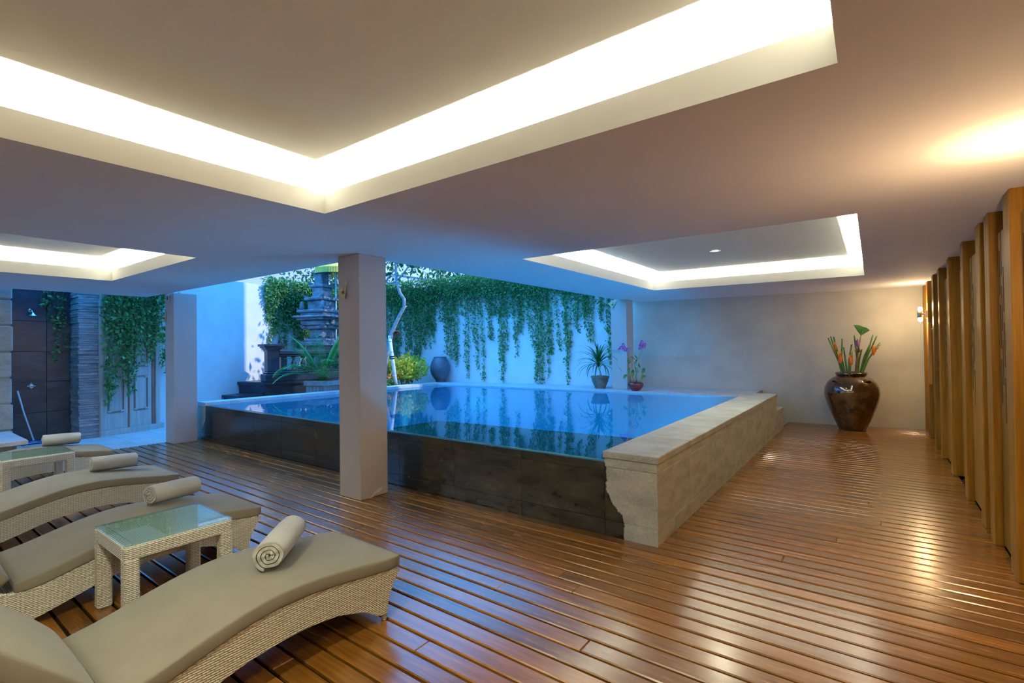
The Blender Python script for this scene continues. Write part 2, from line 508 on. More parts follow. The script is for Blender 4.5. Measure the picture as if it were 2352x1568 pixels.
def emis(name, col, s):
    m = bpy.data.materials.new(name); m.use_nodes = True
    nt = m.node_tree; nt.nodes.clear()
    o = nn(nt, 'ShaderNodeOutputMaterial'); e = nn(nt, 'ShaderNodeEmission')
    e.inputs[0].default_value = (*col, 1); e.inputs[1].default_value = s
    nt.links.new(e.outputs[0], o.inputs[0])
    return m
MAT['bulb'] = emis('warm bulb', (1, .72, .38), 60)
MAT['led'] = emis('downlight diffuser', (1, .95, .85), 12)
MAT['poollight'] = emis('pool light lens', (.45, .95, 1.0), 2.2)

ZC = 2.615            # ceiling height
def skew(x, y):       # the back of the site runs slightly off square
    return y + max(0.0, .0105*(y-1.7))*(x+1.66)
def backy(x):         # face of the back wall
    return 10.96 + .137*(x+4.5)
def gardx(y):         # face of the garden wall
    return -11.9 - .28*(y-2.85)

# ================================================================== STRUCTURE
# ---- deck floor
floor = MB().box((-10.1, -3.2, -.14), (.90, 3.82, -.032)).box((-1.45, 3.82, -.14), (.90, 11.75, -.032)).build('floor', MAT['under'])
prop(floor, 'glossy red-brown timber deck of long boards around the raised pool', 'floor', kind='structure')
PITCH, BW = .128, .111
k0 = math.floor((-3.2-3.181)/PITCH)
k = k0
while True:
    y0 = 3.181 + k*PITCH
    if y0 > 11.62: break
    if y0 >= -3.2:
        xa = -10.1 if y0 < 3.80 else -1.415
        xb = .80
        cuts = [xa]
        if y0 < 3.80:
            if y0 > .2:
                x = xa + random.choice((1.3, 2.2, 3.1)) + random.uniform(-.2, .2)
                while x < xb - 1.0:
                    cuts.append(x); x += random.uniform(4.2, 5.6)
            else:
                cuts.append(xa + random.uniform(4, 6))
        elif (k % 5) == 2:
            cuts.append(xa + random.uniform(.6, 1.5))
        cuts.append(xb)
        for a, b in zip(cuts[:-1], cuts[1:]):
            mb = MB().cbox((-(b-a)/2+.0003, -BW/2, -.028), ((b-a)/2-.0003, BW/2, random.uniform(-.0012, 0)), .0055)
            mb.build('plank', MAT['plank'], floor, ((a+b)/2, y0+PITCH/2, 0), uv=False)
    k += 1

# ---- ceiling with three lit coffers
COF = [(-3.28, -.085, -2.2, 2.12), (-3.234, -.083, 4.66, 8.95), (-8.70, -5.9, -2.0, 2.27)]
xs = sorted({-10.85, -4.52, 1.0} | {v for c in COF for v in c[:2]})
ys = sorted({-3.2, 3.47, 10.3, 12.0} | {v for c in COF for v in c[2:]})
mb = MB()
LIP, TOPH, SET = .15, .30, .20
for i in range(len(xs)-1):
    for j in range(len(ys)-1):
        xc, yc = (xs[i]+xs[i+1])/2, (ys[j]+ys[j+1])/2
        if any(c[0] < xc < c[1] and c[2] < yc < c[3] for c in COF): continue
        if xc < -4.52 and yc > 3.47: continue
        q = [(xs[i], ys[j]), (xs[i], ys[j+1]), (xs[i+1], ys[j+1]), (xs[i+1], ys[j])]
        mb.add([(x, skew(x, y), ZC) for x, y in q], [(0, 1, 2, 3)])
        mb.add([(x, skew(x, y), 3.1) for x, y in q], [(3, 2, 1, 0)])
def edge(p, q):
    P = [(x, skew(x, y)) for x, y in (p, q)]
    mb.add([(*P[0], ZC), (*P[1], ZC), (*P[1], 3.1), (*P[0], 3.1)], [(0, 1, 2, 3)])
edge((-10.85, -3.2), (-10.85, 3.47)); edge((-10.85, 3.47), (-4.52, 3.47)); edge((-4.52, 3.47), (-4.52, 12.0))
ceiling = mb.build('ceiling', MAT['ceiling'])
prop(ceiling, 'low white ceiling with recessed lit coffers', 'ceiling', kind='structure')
cove_objs = []
for c in COF:
    x0, x1, y0, y1 = c
    W = lambda x, y: (x, skew(x, y))
    R0 = [W(x0, y0), W(x1, y0), W(x1, y1), W(x0, y1)]
    R1 = [W(x0-.022, y0-.022), W(x1+.022, y0-.022), W(x1+.022, y1+.022), W(x0-.022, y1+.022)]
    R2 = [W(x0-SET, y0-SET), W(x1+SET, y0-SET), W(x1+SET, y1+SET), W(x0-SET, y1+SET)]
    mb = MB()
    za, zb, zt = ZC, ZC+LIP, ZC+TOPH
    rings = [(R0, za), (R0, zb), (R1, zb), (R1, zb-.12), (R2, zb-.12), (R2, zt)]
    for (A, z0), (B, z1) in zip(rings[:-1], rings[1:]):
        for e in range(4):
            f = (e+1) % 4
            mb.add([(*A[e], z0), (*A[f], z0), (*B[f], z1), (*B[e], z1)], [(0, 1, 2, 3)])
    mb.add([(*p, zt) for p in R2], [(0, 1, 2, 3)])
    mb.build('coffer', MAT['white'], ceiling)
    # the cove's strip lights lie in the trough behind the lip
    for e in range(4):
        f = (e+1) % 4
        a = (Vector((*R1[e], 0)) + Vector((*R2[e], 0)))/2; b = (Vector((*R1[f], 0)) + Vector((*R2[f], 0)))/2
        L = (b-a).length - .1
        ld = bpy.data.lights.new('cove_strip', 'AREA'); ld.shape = 'RECTANGLE'
        ld.size = L; ld.size_y = .05
        ld.energy = COVE_W*L*(1.35 if c[2] > 4 else 1.0); ld.color = COVE_COL
        lo = bpy.data.objects.new('cove_strip', ld); COL.objects.link(lo)
        d = (b-a).normalized()
        inward = Vector((-d.y, d.x, 0))
        zdir = (Vector((0, 0, 1)) * .95 + inward*.3).normalized()   # direction of light
        zl = -zdir; xl = d; yl = zl.cross(xl).normalized()
        mm = Matrix((xl, yl, zl)).transposed().to_4x4(); mm.translation = (a+b)/2 + Vector((0, 0, zb-.085))
        lo.matrix_world = mm
        lo.parent = ceiling

# ---- roof, and unseen storeys made tall enough to shade the garden
up_ = MB().box((-4.52, -3.4, 3.11), (3.0, 11.2, 12.5)).box((-10.85, -3.4, 3.11), (-4.52, 3.47, 3.5)).build('wall_upper', MAT['farwall'])
prop(up_, 'unseen upper storeys of the house, made tall to keep sun off the garden', 'wall', kind='structure')

# ---- back wall (vine side and interior side), rear wall, garden wall
def wallprism(name, pts, th, z0, z1, mat, label):
    (xa, ya), (xb, yb) = pts
    d = Vector((xb-xa, yb-ya)).normalized(); n = Vector((-d.y, d.x))*th
    o = MB().prism([(xa, ya), (xb, yb), (xb+n.x, yb+n.y), (xa+n.x, ya+n.y)], z0, z1).build(name, mat)
    return prop(o, label, 'wall', kind='structure')
wallprism('wall_back', ((-4.85, backy(-4.85)), (1.2, backy(1.2))), .25, -.14, 3.1, MAT['wall'], 'grey rendered wall behind the tall brown jar')
wallprism('wall_vines', ((-14.6, backy(-14.6)), (-4.85, backy(-4.85))), .25, -.3, 3.4, MAT['garden'], 'pale garden wall draped with hanging vines behind the pool')
wallprism('wall_garden', ((gardx(9.8), 9.8), (gardx(2.86), 2.86)), -.25, -.3, 3.32, MAT['garden'], 'white garden wall with the weathered door')
o = MB().box((-10.85, -3.5, -.14), (1.0, -3.22, 3.1)).build('wall_front', MAT['wall'])
prop(o, 'rear wall of the pavilion behind the loungers', 'wall', kind='structure')

# ---- timber wall on the right: posts, door leaves with slits, headers
wr = MB().box((.875, -3.2, -.14), (1.05, 11.75, 2.64)).build('wall_right', MAT['slit'])
prop(wr, 'timber wall of upright posts and slotted door leaves', 'wall', kind='structure')
POSTS = [(-2.6, -2.4), (-1.35, -1.17), (-.95, -.77), (.02, .2), (1.15, 1.32), (2.25, 2.43), (3.25, 3.45), (3.85, 4.04), (4.59, 4.79), (5.34, 5.52), (5.75, 5.94), (6.71, 6.88), (7.85, 8.02), (8.93, 9.1), (9.72, 9.95), (10.69, 10.95), (11.44, 11.62)]
SLITBAYS = {1, 3, 5, 8, 10, 12}
for i, (a, b) in enumerate(POSTS):
    MB().cbox((-.06, -(b-a)/2, 0), (.06, (b-a)/2, ZC), .004).build('post', MAT['post'], wr, (.807, (a+b)/2, .0), uv=False)
    if i+1 < len(POSTS):
        y0, y1 = b, POSTS[i+1][0]
        L = y1-y0
        slit = (i in SLITBAYS) or (L > .5 and i not in (11,))
        xf = .80 if slit else .842
        top = 2.44 if L > .4 else ZC
        leaf = MB().cbox((0, -L/2, .012), (.04, L/2, top), .003).build('door_leaf', MAT['leafwood'], wr, (xf, (y0+y1)/2, 0), uv=False)
        if top < ZC:
            MB().box((0, -L/2, 2.44), (.02, L/2, ZC)).build('header_panel', MAT['post'], wr, (.853, (y0+y1)/2, 0), uv=False)
        if slit and L > .4:
            for ci, cy in enumerate((L/2-.18, L/2-.12, L/2-.06)):
                for rr_ in range(3):
                    z0 = .98 + .42*rr_ + .14*((ci*2) % 3)
                    MB().box((-.002, -.006, 0), (.004, .006, .34)).build('slit', MAT['slit'], leaf, (0, cy, z0), uv=False)

# ---- columns with palm-leaf ornaments
def column(x0, y0, z0, label):
    o = MB().cbox((0, 0, 0), (.367, .367, ZC-z0+.0), .008).build('column', MAT['column'], None, (x0, y0, z0))
    return prop(o, label, 'column', kind='structure')
column(-4.733, 3.203, 0, 'pinkish square column standing on the deck in front of the dark pool wall')
column(-10.09, 3.338, 0, 'lilac square column at the far left corner of the deck')
column(-4.70, 10.12, .64, 'lilac square column standing on the far pool ledge')
chip = MB()
ring = [(0, .05, .0), (0, .10, .0), (0, .13, .025), (0, .20, .035), (0, .235, .06), (0, .23, .085), (0, .18, .075), (0, .13, .05), (0, .09, .02)]
chip.add([(0.002, y, z) for _, y, z in ring] + [(-.004, y, z) for _, y, z in ring], [tuple(range(9))] + [(i, (i+1) % 9, 9+(i+1) % 9, 9+i) for i in range(9)])
col0 = [o for o in COL.objects if o.name == 'column'][0]
chip.build('paint_chip', MAT['plastic'], col0, (.367, .05, .002))

def ornament(loc, ang, label, s=1.0, flip=1):
    """woven palm-leaf offering pinned to a column: pointed base, fan of cut strips"""
    e = empty('palm_leaf_ornament', loc, 0, label, 'ornament', 'palm leaf ornaments on the columns')
    tips = [(-.115, .035, .05), (-.085, .065, .045), (-.045, .085, .045), (.05, .155, .045)]
    for i, (tx, tz, wd) in enumerate(tips):
        m_ = MB()
        t = -.004*i - .006
        x = tx*flip
        vs = [(0-.006, t, -.065), (.014, t, -.065), (x+wd*.6, t-.004, tz), (x-wd*.45, t-.004, tz-.012)]
        vs2 = [(a, b+.003, c) for a, b, c in vs]
        m_.add(vs + vs2, [(0, 1, 2, 3), (7, 6, 5, 4), (0, 4, 5, 1), (1, 5, 6, 2), (2, 6, 7, 3), (3, 7, 4, 0)])
        p = m_.build('leaf_strip', MAT['straw'], e, uv=False); p.rotation_euler = (0, ang, 0); p.scale = (s, s, s)
    k_ = MB().lathe([(.0, -.012), (.016, -.008), (.018, 0), (.012, .010), (0, .012)], 10).build('knot', MAT['brownstem'], e)
    k_.rotation_euler = (math.pi/2, 0, 0); k_.location = (0, -.028, .015)
    return e
ornament((-4.60, 3.198, 2.20), 0, 'cream palm-leaf ornament pinned on the nearest column', .92)
ornament((-10.06, 3.330, 2.17), -.1, 'cream palm-leaf ornament on the far left column', .85)
ornament((-4.645, 10.11, 2.50), .25, 'white palm-leaf ornament on the column by the orchid', .95)
e = empty('wall_sensor', (-9.90, 3.338, 2.53), 0, 'small clear plastic sensor box high on the far left column', 'sensor')
MB().cbox((-.035, -.028, -.06), (.035, 0, .06), .006).build('cover', MAT['plastic'], e)
MB().cbox((-.014, -.032, -.035), (.014, -.0285, .035), .001).build('lens', MAT['black'], e)

# ================================================================== POOL
ZL = .64; ZW = .608
pool = empty('swimming_pool', (-5.7, 3.825, 0), 0, 'raised blue pool with dark wet front wall and stone coping', 'pool')
PO = Vector((5.7, -3.825, 0))
def P(o):
    o.location = Vector(o.location) + PO; return o
WL, WR, YF = -9.68, -1.86, 3.825
# basin
b_ = MB()
BP = [(WL, YF+.06), (WR+.02, YF+.06), (-1.88, 9.84), (-9.32, 9.30)]
n = len(BP)
vs = [(x, y, -.75) for x, y in BP] + [(x, y, ZL-.02) for x, y in BP]
b_.add(vs, [(0, 1, 2, 3)] + [(i+4, (i+1) % 4+4, (i+1) % 4, i) for i in range(4)])
P(b_.build('basin', MAT['pooltile'], pool))
wp = [(WL-.0, YF+.004), (WR+.0, YF+.004), (-1.87, 9.84), (-9.33, 9.30)]
P(MB().add([(x, y, ZW) for x, y in wp], [(0, 1, 2, 3)]).build('water', MAT['water'], pool))
core = MB().box((WL, YF+.03, -.1), (WR, YF+.058, ZW-.015)).box((-1.84, YF+.03, -.1), (-1.43, 9.85, .64))
core.prism([(-10.02, YF+.05), (-9.70, YF+.05), (-9.35, 9.3), (-9.65, 9.5)], -.1, .60)
P(core.build('wall_core', MAT['darkstone'], pool))
# front wall stone tiles: lip row, main row, base row
def rowtiles(xa, xb, n_, z0, z1, y=YF, th=.032, gap=.0025, jit=.0):
    for i in range(n_):
        a = xa+(xb-xa)*i/n_; b = xa+(xb-xa)*(i+1)/n_
        P(MB().cbox((a+gap/2, y, z0+gap/2), (b-gap/2, y+th, z1-gap/2), .003).build('wall_tile', MAT['wetstone'], pool, uv=False))
rowtiles(-9.70, -1.86, 9, .535, ZW+.006)
rowtiles(-9.70, -1.86, 9, .127, .535)
rowtiles(-9.70, -1.86, 9, -.03, .127)
for z0, z1 in ((.575, .648), (.127, .575), (-.03, .127)):
    rowtiles(-1.86, -1.402, 1, z0, z1)
    rowtiles(-10.05, -9.70, 1, z0, min(z1, .60))
# parapet outer face
yy = YF
edges = [YF]
while yy < 9.8:
    yy += random.choice((.42, .45, .47, .5)); edges.append(min(yy, 9.85))
for a, b in zip(edges[:-1], edges[1:]):
    if b-a < .05: continue
    for z0, z1 in ((.127, .575), (-.03, .127)):
        P(MB().cbox((-1.432, a+.001, z0+.001), (-1.40+random.uniform(-.002, .002), b-.001, z1-.001), .003).build('wall_tile', MAT['stone'], pool, uv=False))
y_ = YF
while y_ < 9.8:
    b = min(y_+.9, 9.85)
    P(MB().cbox((-1.432, y_+.001, .576), (-1.40, b-.001, .647), .003).build('wall_tile', MAT['stone'], pool, uv=False))
    y_ = b
# parapet cap slabs
y_ = YF-.012
while y_ < 9.8:
    b = min(y_+.86, 9.86)
    P(MB().cbox((-1.868, y_+.001, .650), (-1.388, b-.001, .708), .006).build('coping_slab', MAT['stone'], pool, uv=False))
    y_ = b
# left coping slabs
for i in range(14):
    y0 = YF + i*.425; y1 = min(y0+.425, 9.6)
    xi = lambda y: -9.70 + (y-YF)*.06
    o = MB().prism([(xi(y0)-.35, y0+.002), (xi(y0), y0+.002), (xi(y1), y1-.002), (xi(y1)-.35, y1-.002)], .60, .668)
    P(o.build('coping_slab', MAT['paving'], pool, uv=False))
# far ledge slabs
for i in range(16):
    x0 = -9.75 + i*.4925; x1 = x0+.4925
    yf = lambda x: 9.36 + (x+9.35)*.068
    o = MB().prism([(x0+.0015, yf(x0)), (x1-.0015, yf(x1)), (x1-.0015, backy(x1)-.002), (x0+.0015, backy(x0)-.002)], .575, ZL)
    P(o.build('ledge_slab', MAT['paving'], pool, uv=False))
P(MB().prism([(-9.75, 9.5), (-1.88, 10.0), (-1.88, backy(-1.88)-.01), (-9.75, backy(-9.75)-.01)], -.1, .57).build('ledge_core', MAT['darkstone'], pool))
# step block at the far end of the parapet
P(MB().cbox((-1.87, 9.87, -.03), (-1.395, 10.55, .40), .006).build('end_block', MAT['stone'], pool))
for (x, y) in ((-6.35, 6.6), (-4.15, 6.2), (-3.5, 9.2), (-7.2, 9.0)):
    P(MB().lathe([(.0, 0), (.11, 0), (.13, .02), (.09, .045), (0, .05)], 24).build('pool_glow_disc', MAT['poollight'], pool, (x, y, -.75)))
# lamps added in the left and right pool walls to brighten the water
for (x, y, rz) in [(-9.60, 5.0, -math.pi/2), (-9.48, 7.2, -math.pi/2), (-1.88, 4.7, math.pi/2), (-1.88, 6.6, math.pi/2), (-1.88, 8.6, math.pi/2)]:
    rg = MB().lathe([(0, 0), (.09, 0), (.11, .008), (.10, .016), (.07, .018), (0, .02)], 24).build('pool_glow_disc', MAT['poollight'], pool, Vector((x, y, -.05)) + PO)
    rg.rotation_euler = (-math.pi/2, 0, rz)
    ld = bpy.data.lights.new('added_pool_beam', 'SPOT'); ld.energy = POOL_W; ld.color = (.03, .52, 1.0)
    ld.spot_size = math.radians(170); ld.spot_blend = .3; ld.shadow_soft_size = .08
    lo = bpy.data.objects.new('added_pool_beam', ld); COL.objects.link(lo); lo.parent = pool
    d = Vector((-math.sin(rz), math.cos(rz), -.1)).normalized()
    lo.location = Vector((x, y, -.05)) + d*.06 + PO; lo.rotation_euler = (-d).to_track_quat('Z', 'Y').to_euler()

# ================================================================== GARDEN GROUND
pav = MB().box((-13.6, -4, -.3), (-10.1, 7.0, -.045)).build('floor_paving', MAT['soil'])
prop(pav, 'pale stone paving outside the deck below the weathered door', 'paving', kind='structure')
for i in range(5):
    for j in range(14):
        x0 = -13.1 + .6*i; y0 = -2.4 + .6*j
        MB().cbox((x0+.003, y0+.003, -.045), (x0+.597, y0+.597, -.008), .004).build('paving_slab', MAT['paving'], pav, uv=False)
bed = MB().prism([(-10.06, 5.6), (-9.78, 9.6), (-9.78, backy(-9.78)), (-13.6, backy(-13.6)), (-13.0, 6.2), (-11.5, 5.6)], -.2, .45).build('ground', MAT['soil'])
prop(bed, 'planted garden bed behind the pool', 'ground', kind='structure')
gnd = MB().box((-40, -20, -.6), (20, 40, -.32)).build('ground_outside', MAT['soil'])
prop(gnd, 'ground around the site', 'ground', kind='structure')

# ================================================================== SHOWER CORNER AND DOOR
sh = MB().box((-12.75, -1.5, -.2), (-12.44, 2.9, 3.4)).build('wall_shower', MAT['darkstone'])
prop(sh, 'dark stone tiled shower wall at the far left', 'wall', kind='structure')
for i in range(8):
    for j in range(6):
        y0 = -1.3 + .5*i; z0 = -.05 + .56*j
        MB().cbox((-12.44, y0+.002, z0+.002), (-12.40+random.uniform(-.003, .003), y0+.498, z0+.558), .003).build('wall_tile', MAT['darkstone'], sh, uv=False)
st = MB().box((-12.4, .6, -.2), (-11.2, 1.55, 3.4)).build('wall_boundary', MAT['ledge'])
prop(st, 'rough stone wall edge left of the shower', 'wall', kind='structure')
for j in range(8):
    z0 = -.05+.42*j
    MB().cbox((-12.42, .6, z0+.006), (-11.16+random.uniform(-.02, .01), 1.575+random.uniform(-.015, .015), z0+.414), .02).build('stone_block', MAT['ledge'], st, uv=False)
pl = MB().box((-12.4, 2.56, -.1), (-11.88, 2.83, 3.3)).build('pillar', MAT['slate'])
prop(pl, 'pillar of thin stacked slate beside the shower', 'pillar', kind='structure')
z = -.04
while z < 3.28:
    h = random.uniform(.025, .055)
    j1, j2 = random.uniform(0, .022), random.uniform(0, .02)
    MB().cbox((-12.42, 2.545-j2, z), (-11.865+j1, 2.845, z+h-.003), .004).build('slate_strip', MAT['slate'], pl, uv=False)
    z += h
e = empty('shower_fitting', (-12.40, 1.98, 2.38), 0, 'chrome shower head on the dark stone wall', 'shower')
MB().tube([(0, 0, 0), (.06, 0, .02), (.12, 0, -.01), (.15, .01, -.06)], .012).build('arm', MAT['steel'], e)
MB().lathe([(.018, 0), (.024, -.02), (.075, -.055), (.078, -.07), (0, -.07)], 20, (.155, .01, -.04)).build('head', MAT['steel'], e)
MB().lathe([(0, 0), (.035, 0), (.035, .01), (0, .012)], 16).build('flange', MAT['steel'], e).rotation_euler = (0, math.pi/2, 0)
e = empty('shower_tap', (-12.40, 1.98, 1.0), 0, 'round chrome shower tap low on the dark wall', 'tap')
t = MB().lathe([(0, 0), (.045, 0), (.045, .012), (.02, .018), (.02, .05), (.04, .055), (.043, .08), (.03, .09), (0, .09)], 20).build('valve', MAT['steel'], e); t.rotation_euler = (0, math.pi/2, 0)
for a in range(4):
    t = MB().cbox((.055, -.008, .03), (.085, .008, .06), .004).build('cross_handle', MAT['steel'], e); t.rotation_euler = (a*math.pi/2, 0, 0)
# stone bench top and net pole at the far left
e = empty('stone_bench', (-10.55, 1.30, 0), 0, 'low pale stone bench behind the farthest lounger', 'bench')
MB().cbox((-.55, -.6, .29), (.78, .24, .36), .01).build('seat_slab', MAT['paving'], e)
MB().cbox((-.45, -.5, -.01), (-.2, .15, .29), .01).build('support', MAT['ledge'], e)
MB().cbox((.3, -.5, -.01), (.6, .15, .29), .01).build('support', MAT['ledge'], e)
e = empty('pool_net_pole', (-11.95, 1.95, 0), 0, 'blue and white pool net pole leaning by the dark wall', 'pole')
MB().tube([(0, 0, .06), (-.02, -.12, .55), (-.03, -.2, .95)], .012).build('pole', MAT['bamboo'], e)
MB().tube([(0, 0, .06), (0, -.16, .0), (0, .2, .0), (0, 0, .06)], .012).build('net_frame', MAT['bluepole'], e)

dvec = Vector((-.28, 1, 0)).normalized()
dr = empty('door_1', (gardx(3.36), 3.36, 0), math.atan2(dvec.y, dvec.x) - math.pi/2, 'weathered carved double door half hidden by hanging vines', 'door', kind='structure')
# local: y along wall, x outwards
def dbox(name, y0, y1, z0, z1, t0, t1, mat, par=dr):
    return MB().cbox((t0, y0, z0), (t1, y1, z1), .004).build(name, mat, par, uv=False)
dbox('frame', -.56, .62, -.01, .10, 0, .10, MAT['doorwood'])
dbox('frame', .46, .54, .10, 2.7, 0, .09, MAT['doorwood'])
dbox('frame_reveal', .405, .455, .10, 2.6, 0, .055, MAT['doordark'])
dbox('frame', -.56, -.5, .10, 2.7, 0, .09, MAT['doorwood'])
dbox('frame', -.56, .62, 2.6, 2.75, 0, .10, MAT['doorwood'])
for (a, b) in ((-.495, -.05), (-.025, .40)):
    lf = dbox('leaf', a, b, .10, 2.6, 0, .04, MAT['doorwood'])
    for (za, zb) in ((.42, 1.12), (1.30, 2.35)):
        c, d = a+.08, b-.08
        for (p, q, r, s) in ((c, d, za, za+.02), (c, d, zb-.02, zb), (c, c+.02, za, zb), (d-.02, d, za, zb)):
            dbox('moulding', p, q, r, s, .04, .056, MAT['doordark'], lf)
        dbox('panel', c+.03, d-.03, za+.03, zb-.03, .04, .047, MAT['doorwood'], lf)
        for yq in (c+.03, d-.03):
            for zq in (za+.03, zb-.03):
                dbox('carving', yq-.035, yq+.035, zq-.02, zq+.02, .04, .062, MAT['doorwood'], lf)
dbox('astragal', -.05, -.025, .10, 2.6, .0, .06, MAT['doordark'])

# ================================================================== VINES
def leaf_cloud(P0, size, down=.6, spread=1.0):
    """folded diamond leaves at points P0 (n,3): two quads-as-tris each"""
    n = len(P0)
    d = rng.normal(size=(n, 3)); d[:, 2] -= down
    d /= np.linalg.norm(d, axis=1, keepdims=True)
    s = np.cross(d, rng.normal(size=(n, 3))); s /= np.linalg.norm(s, axis=1, keepdims=True)
    u = np.cross(d, s)
    L = (size*(.65+.7*rng.random(n)))[:, None]
    a = P0; c = P0 + d*L; m = P0 + d*L*.45
    l = m + s*L*.27*spread + u*L*.08; r = m - s*L*.27*spread + u*L*.08
    V = np.stack([a, l, c, r], 1).reshape(-1, 3)
    F = np.arange(n)[:, None]*4 + np.array([[0, 1, 2]]); G = np.arange(n)[:, None]*4 + np.array([[0, 2, 3]])
    return V, np.concatenate([F, G])

def vine(name, label, strands, surf, top, band, per_m, size, out=.07, topvar=.08):
    """strands: (s, zbottom, width) along the wall; surf(s, off)->(x,y)"""
    root = empty(name, (*surf(strands[0][0], 0), 0), 0, label, 'vine')
    pts = []; stems = MB()
    for s, zb, wd in strands:
        ztop = top + random.uniform(-topvar, topvar)
        nst = max(1, int(round(wd/.07)))
        for q in range(nst):
            so = s + (q+.5)/nst*wd + random.uniform(-.02, .02)
            zz = zb + random.uniform(0, 1)**2*(ztop-zb)*.55 if q != nst//2 else zb
            ph = random.uniform(0, 6); am = random.uniform(.01, .03)
            nz = 9
            line = []
            for i in range(nz):
                z = ztop + (zz-ztop)*i/(nz-1)
                o = out*(.9-.55*i/(nz-1)) + random.uniform(0, .015)
                x, y = surf(so + am*math.sin(ph+2.4*z), o)
                line.append((x, y, z))
            stems.tube(line, .0035, 3)
            n = int((ztop-zz)*per_m*random.uniform(.8, 1.2))
            t = rng.random(n)**.92
            z = ztop + (zz-ztop)*t
            sp = (.045*(1-.45*t))
            ss = so + am*np.sin(ph+2.4*z) + rng.normal(size=n)*sp
            oo = out*(.9-.55*t) + np.abs(rng.normal(size=n))*.035
            xy = surf(ss, oo)
            pts.append(np.stack([xy[0], xy[1], z], 1))
    if band:
        s0, s1, z0, z1, n = band
        ss = s0+(s1-s0)*rng.random(n); z = z0+(z1-z0)*rng.random(n)**.7
        oo = .03+.20*rng.random(n)
        xy = surf(ss, oo)
        pts.append(np.stack([xy[0], xy[1], z], 1))
    Pn = np.concatenate(pts) - np.array(root.location)
    V, F = leaf_cloud(Pn, size)
    lf = fast_mesh('leaves', V, F, MAT['vine'], root); lf['kind'] = 'stuff'
    for i, p in enumerate(stems.v): stems.v[i] = tuple(Vector(p) - root.location)
    so_ = stems.build('stems', MAT['vstem'], root, uv=False); so_['kind'] = 'stuff'
    return root
BS = [(-9.89,1.27,.27),(-9.62,1.09,.21),(-9.2,.71,.17),(-8.91,1.0,.17),(-8.68,.72,.1),(-8.41,1.8,.11),(-8.14,.63,.21),(-7.94,1.52,.08),(-7.66,1.33,.16),(-7.56,1.96,.21),(-7.28,2.1,.1),(-7.15,.67,.17),(-6.99,.63,.2),(-6.67,1.39,.17),(-6.74,.8,.08),(-6.45,1.51,.09),(-6.24,1.28,.21),(-6.22,.62,.07),(-5.97,1.94,.14),(-5.76,2.05,.11),(-5.6,1.72,.11),(-5.34,2.2,.13),(-5.16,1.17,.13),(-12.02,.94,.38),(-11.68,.94,.24),(-11.42,1.07,.33),(-11.17,1.21,.39),(-10.95,1.4,.23),(-10.75,1.6,.35),(-10.5,1.98,.28),(-10.4,1.72,.16),(-10.18,2.35,.16),(-12.5,1.2,.4),(-13.0,1.4,.4)]
extra = [(x/10.0, random.uniform(2.35, 2.75), .16) for x in range(-130, -48, 2)]
surfB = lambda s, o: (s + 0*o, 10.96 + .137*(s+4.5) - o)
vine('hanging_vine', 'long hanging green vines covering the wall behind the pool', BS+extra, surfB, 3.42, (-13.4, -4.75, 2.95, 3.62, 15000), 95, .062)
GS = [(6.59,1.76,.11),(6.73,2.0,.14),(6.86,1.76,.14),(7.05,1.64,.18),(7.2,2.13,.15),(7.39,1.58,.22),(7.57,1.64,.19),(7.76,1.58,.23),(7.97,1.77,.23),(8.23,1.9,.24),(8.49,2.16,.25),(8.76,2.17,.26),(9.04,2.04,.27)]
GS += [(6.55+.13*i, random.uniform(2.2, 2.6), .13) for i in range(22)]
surfG = lambda s, o: (-11.9 - .28*(s-2.85) + o, s + 0*o)
vine('hanging_vine', 'sunlit vine tumbling over the white garden wall beside the shrine', GS, surfG, 3.36, (6.5, 9.4, 2.85, 3.55, 5200), 110, .07)
DS = [(2.88,.59,.09),(2.95,.67,.1),(3.05,.87,.07),(3.14,1.16,.11),(3.21,.77,.11),(3.3,.8,.09),(3.39,1.06,.09),(3.48,1.4,.1),(3.56,1.67,.1),(3.65,1.53,.08),(3.73,1.4,.08),(3.81,1.94,.07),(3.92,1.3,.07),(3.99,1.11,.07),(4.04,1.2,.05)]
surfD = lambda s, o: (-11.9 - .28*(s-2.85) + o + .11, s + 0*o)
vine('hanging_vine', 'dark green vine hanging in front of the weathered door', DS+[(2.86+.1*i, random.uniform(1.7, 2.4), .1) for i in range(12)], surfD, 3.36, (2.86, 4.3, 2.7, 3.5, 1100), 85, .075)
surfS = lambda s, o: (-12.40 + o, s + 0*o)
vine('hanging_vine', 'thin dark vine hanging on the shower wall next to the slate pillar', [(2.18, 2.2, .1), (2.28, 1.45, .1), (2.38, 1.7, .08), (2.12, 2.45, .08)], surfS, 3.3, None, 60, .07)

# ================================================================== GARDEN THINGS
# stone steps and balustrade
e = empty('stone_steps', (-12.3, 5.6, -.01), 0, 'dark stone steps against the white garden wall', 'steps')
def rel(poly, e): return [(x-e.location.x, y-e.location.y) for x, y in poly]
MB().prism(rel([(-12.72, 5.30), (-11.95, 5.42), (-11.85, 5.95), (-12.85, 5.80)], e), .48, .55).build('tread', MAT['darkstone'], e)
MB().prism(rel([(-12.70, 5.36), (-11.98, 5.47), (-11.88, 5.95), (-12.83, 5.85)], e), 0, .48).build('riser', MAT['darkstone'], e)
plat = [(-12.76, 5.72), (-11.78, 5.93), (-11.28, 8.6), (-13.35, 8.6)]
MB().prism(rel(plat, e), .77, .84).build('tread', MAT['darkstone'], e)
MB().prism(rel([(-12.74, 5.78), (-11.82, 5.98), (-11.32, 8.6), (-13.3, 8.6)], e), 0, .77).build('riser', MAT['darkstone'], e)
ang = math.atan2(2.6, .44) - math.pi/2
bal = empty('balustrade', (-11.93, 6.2, .83), ang, 'dark stone balustrade with turned balusters behind the pool', 'balustrade')
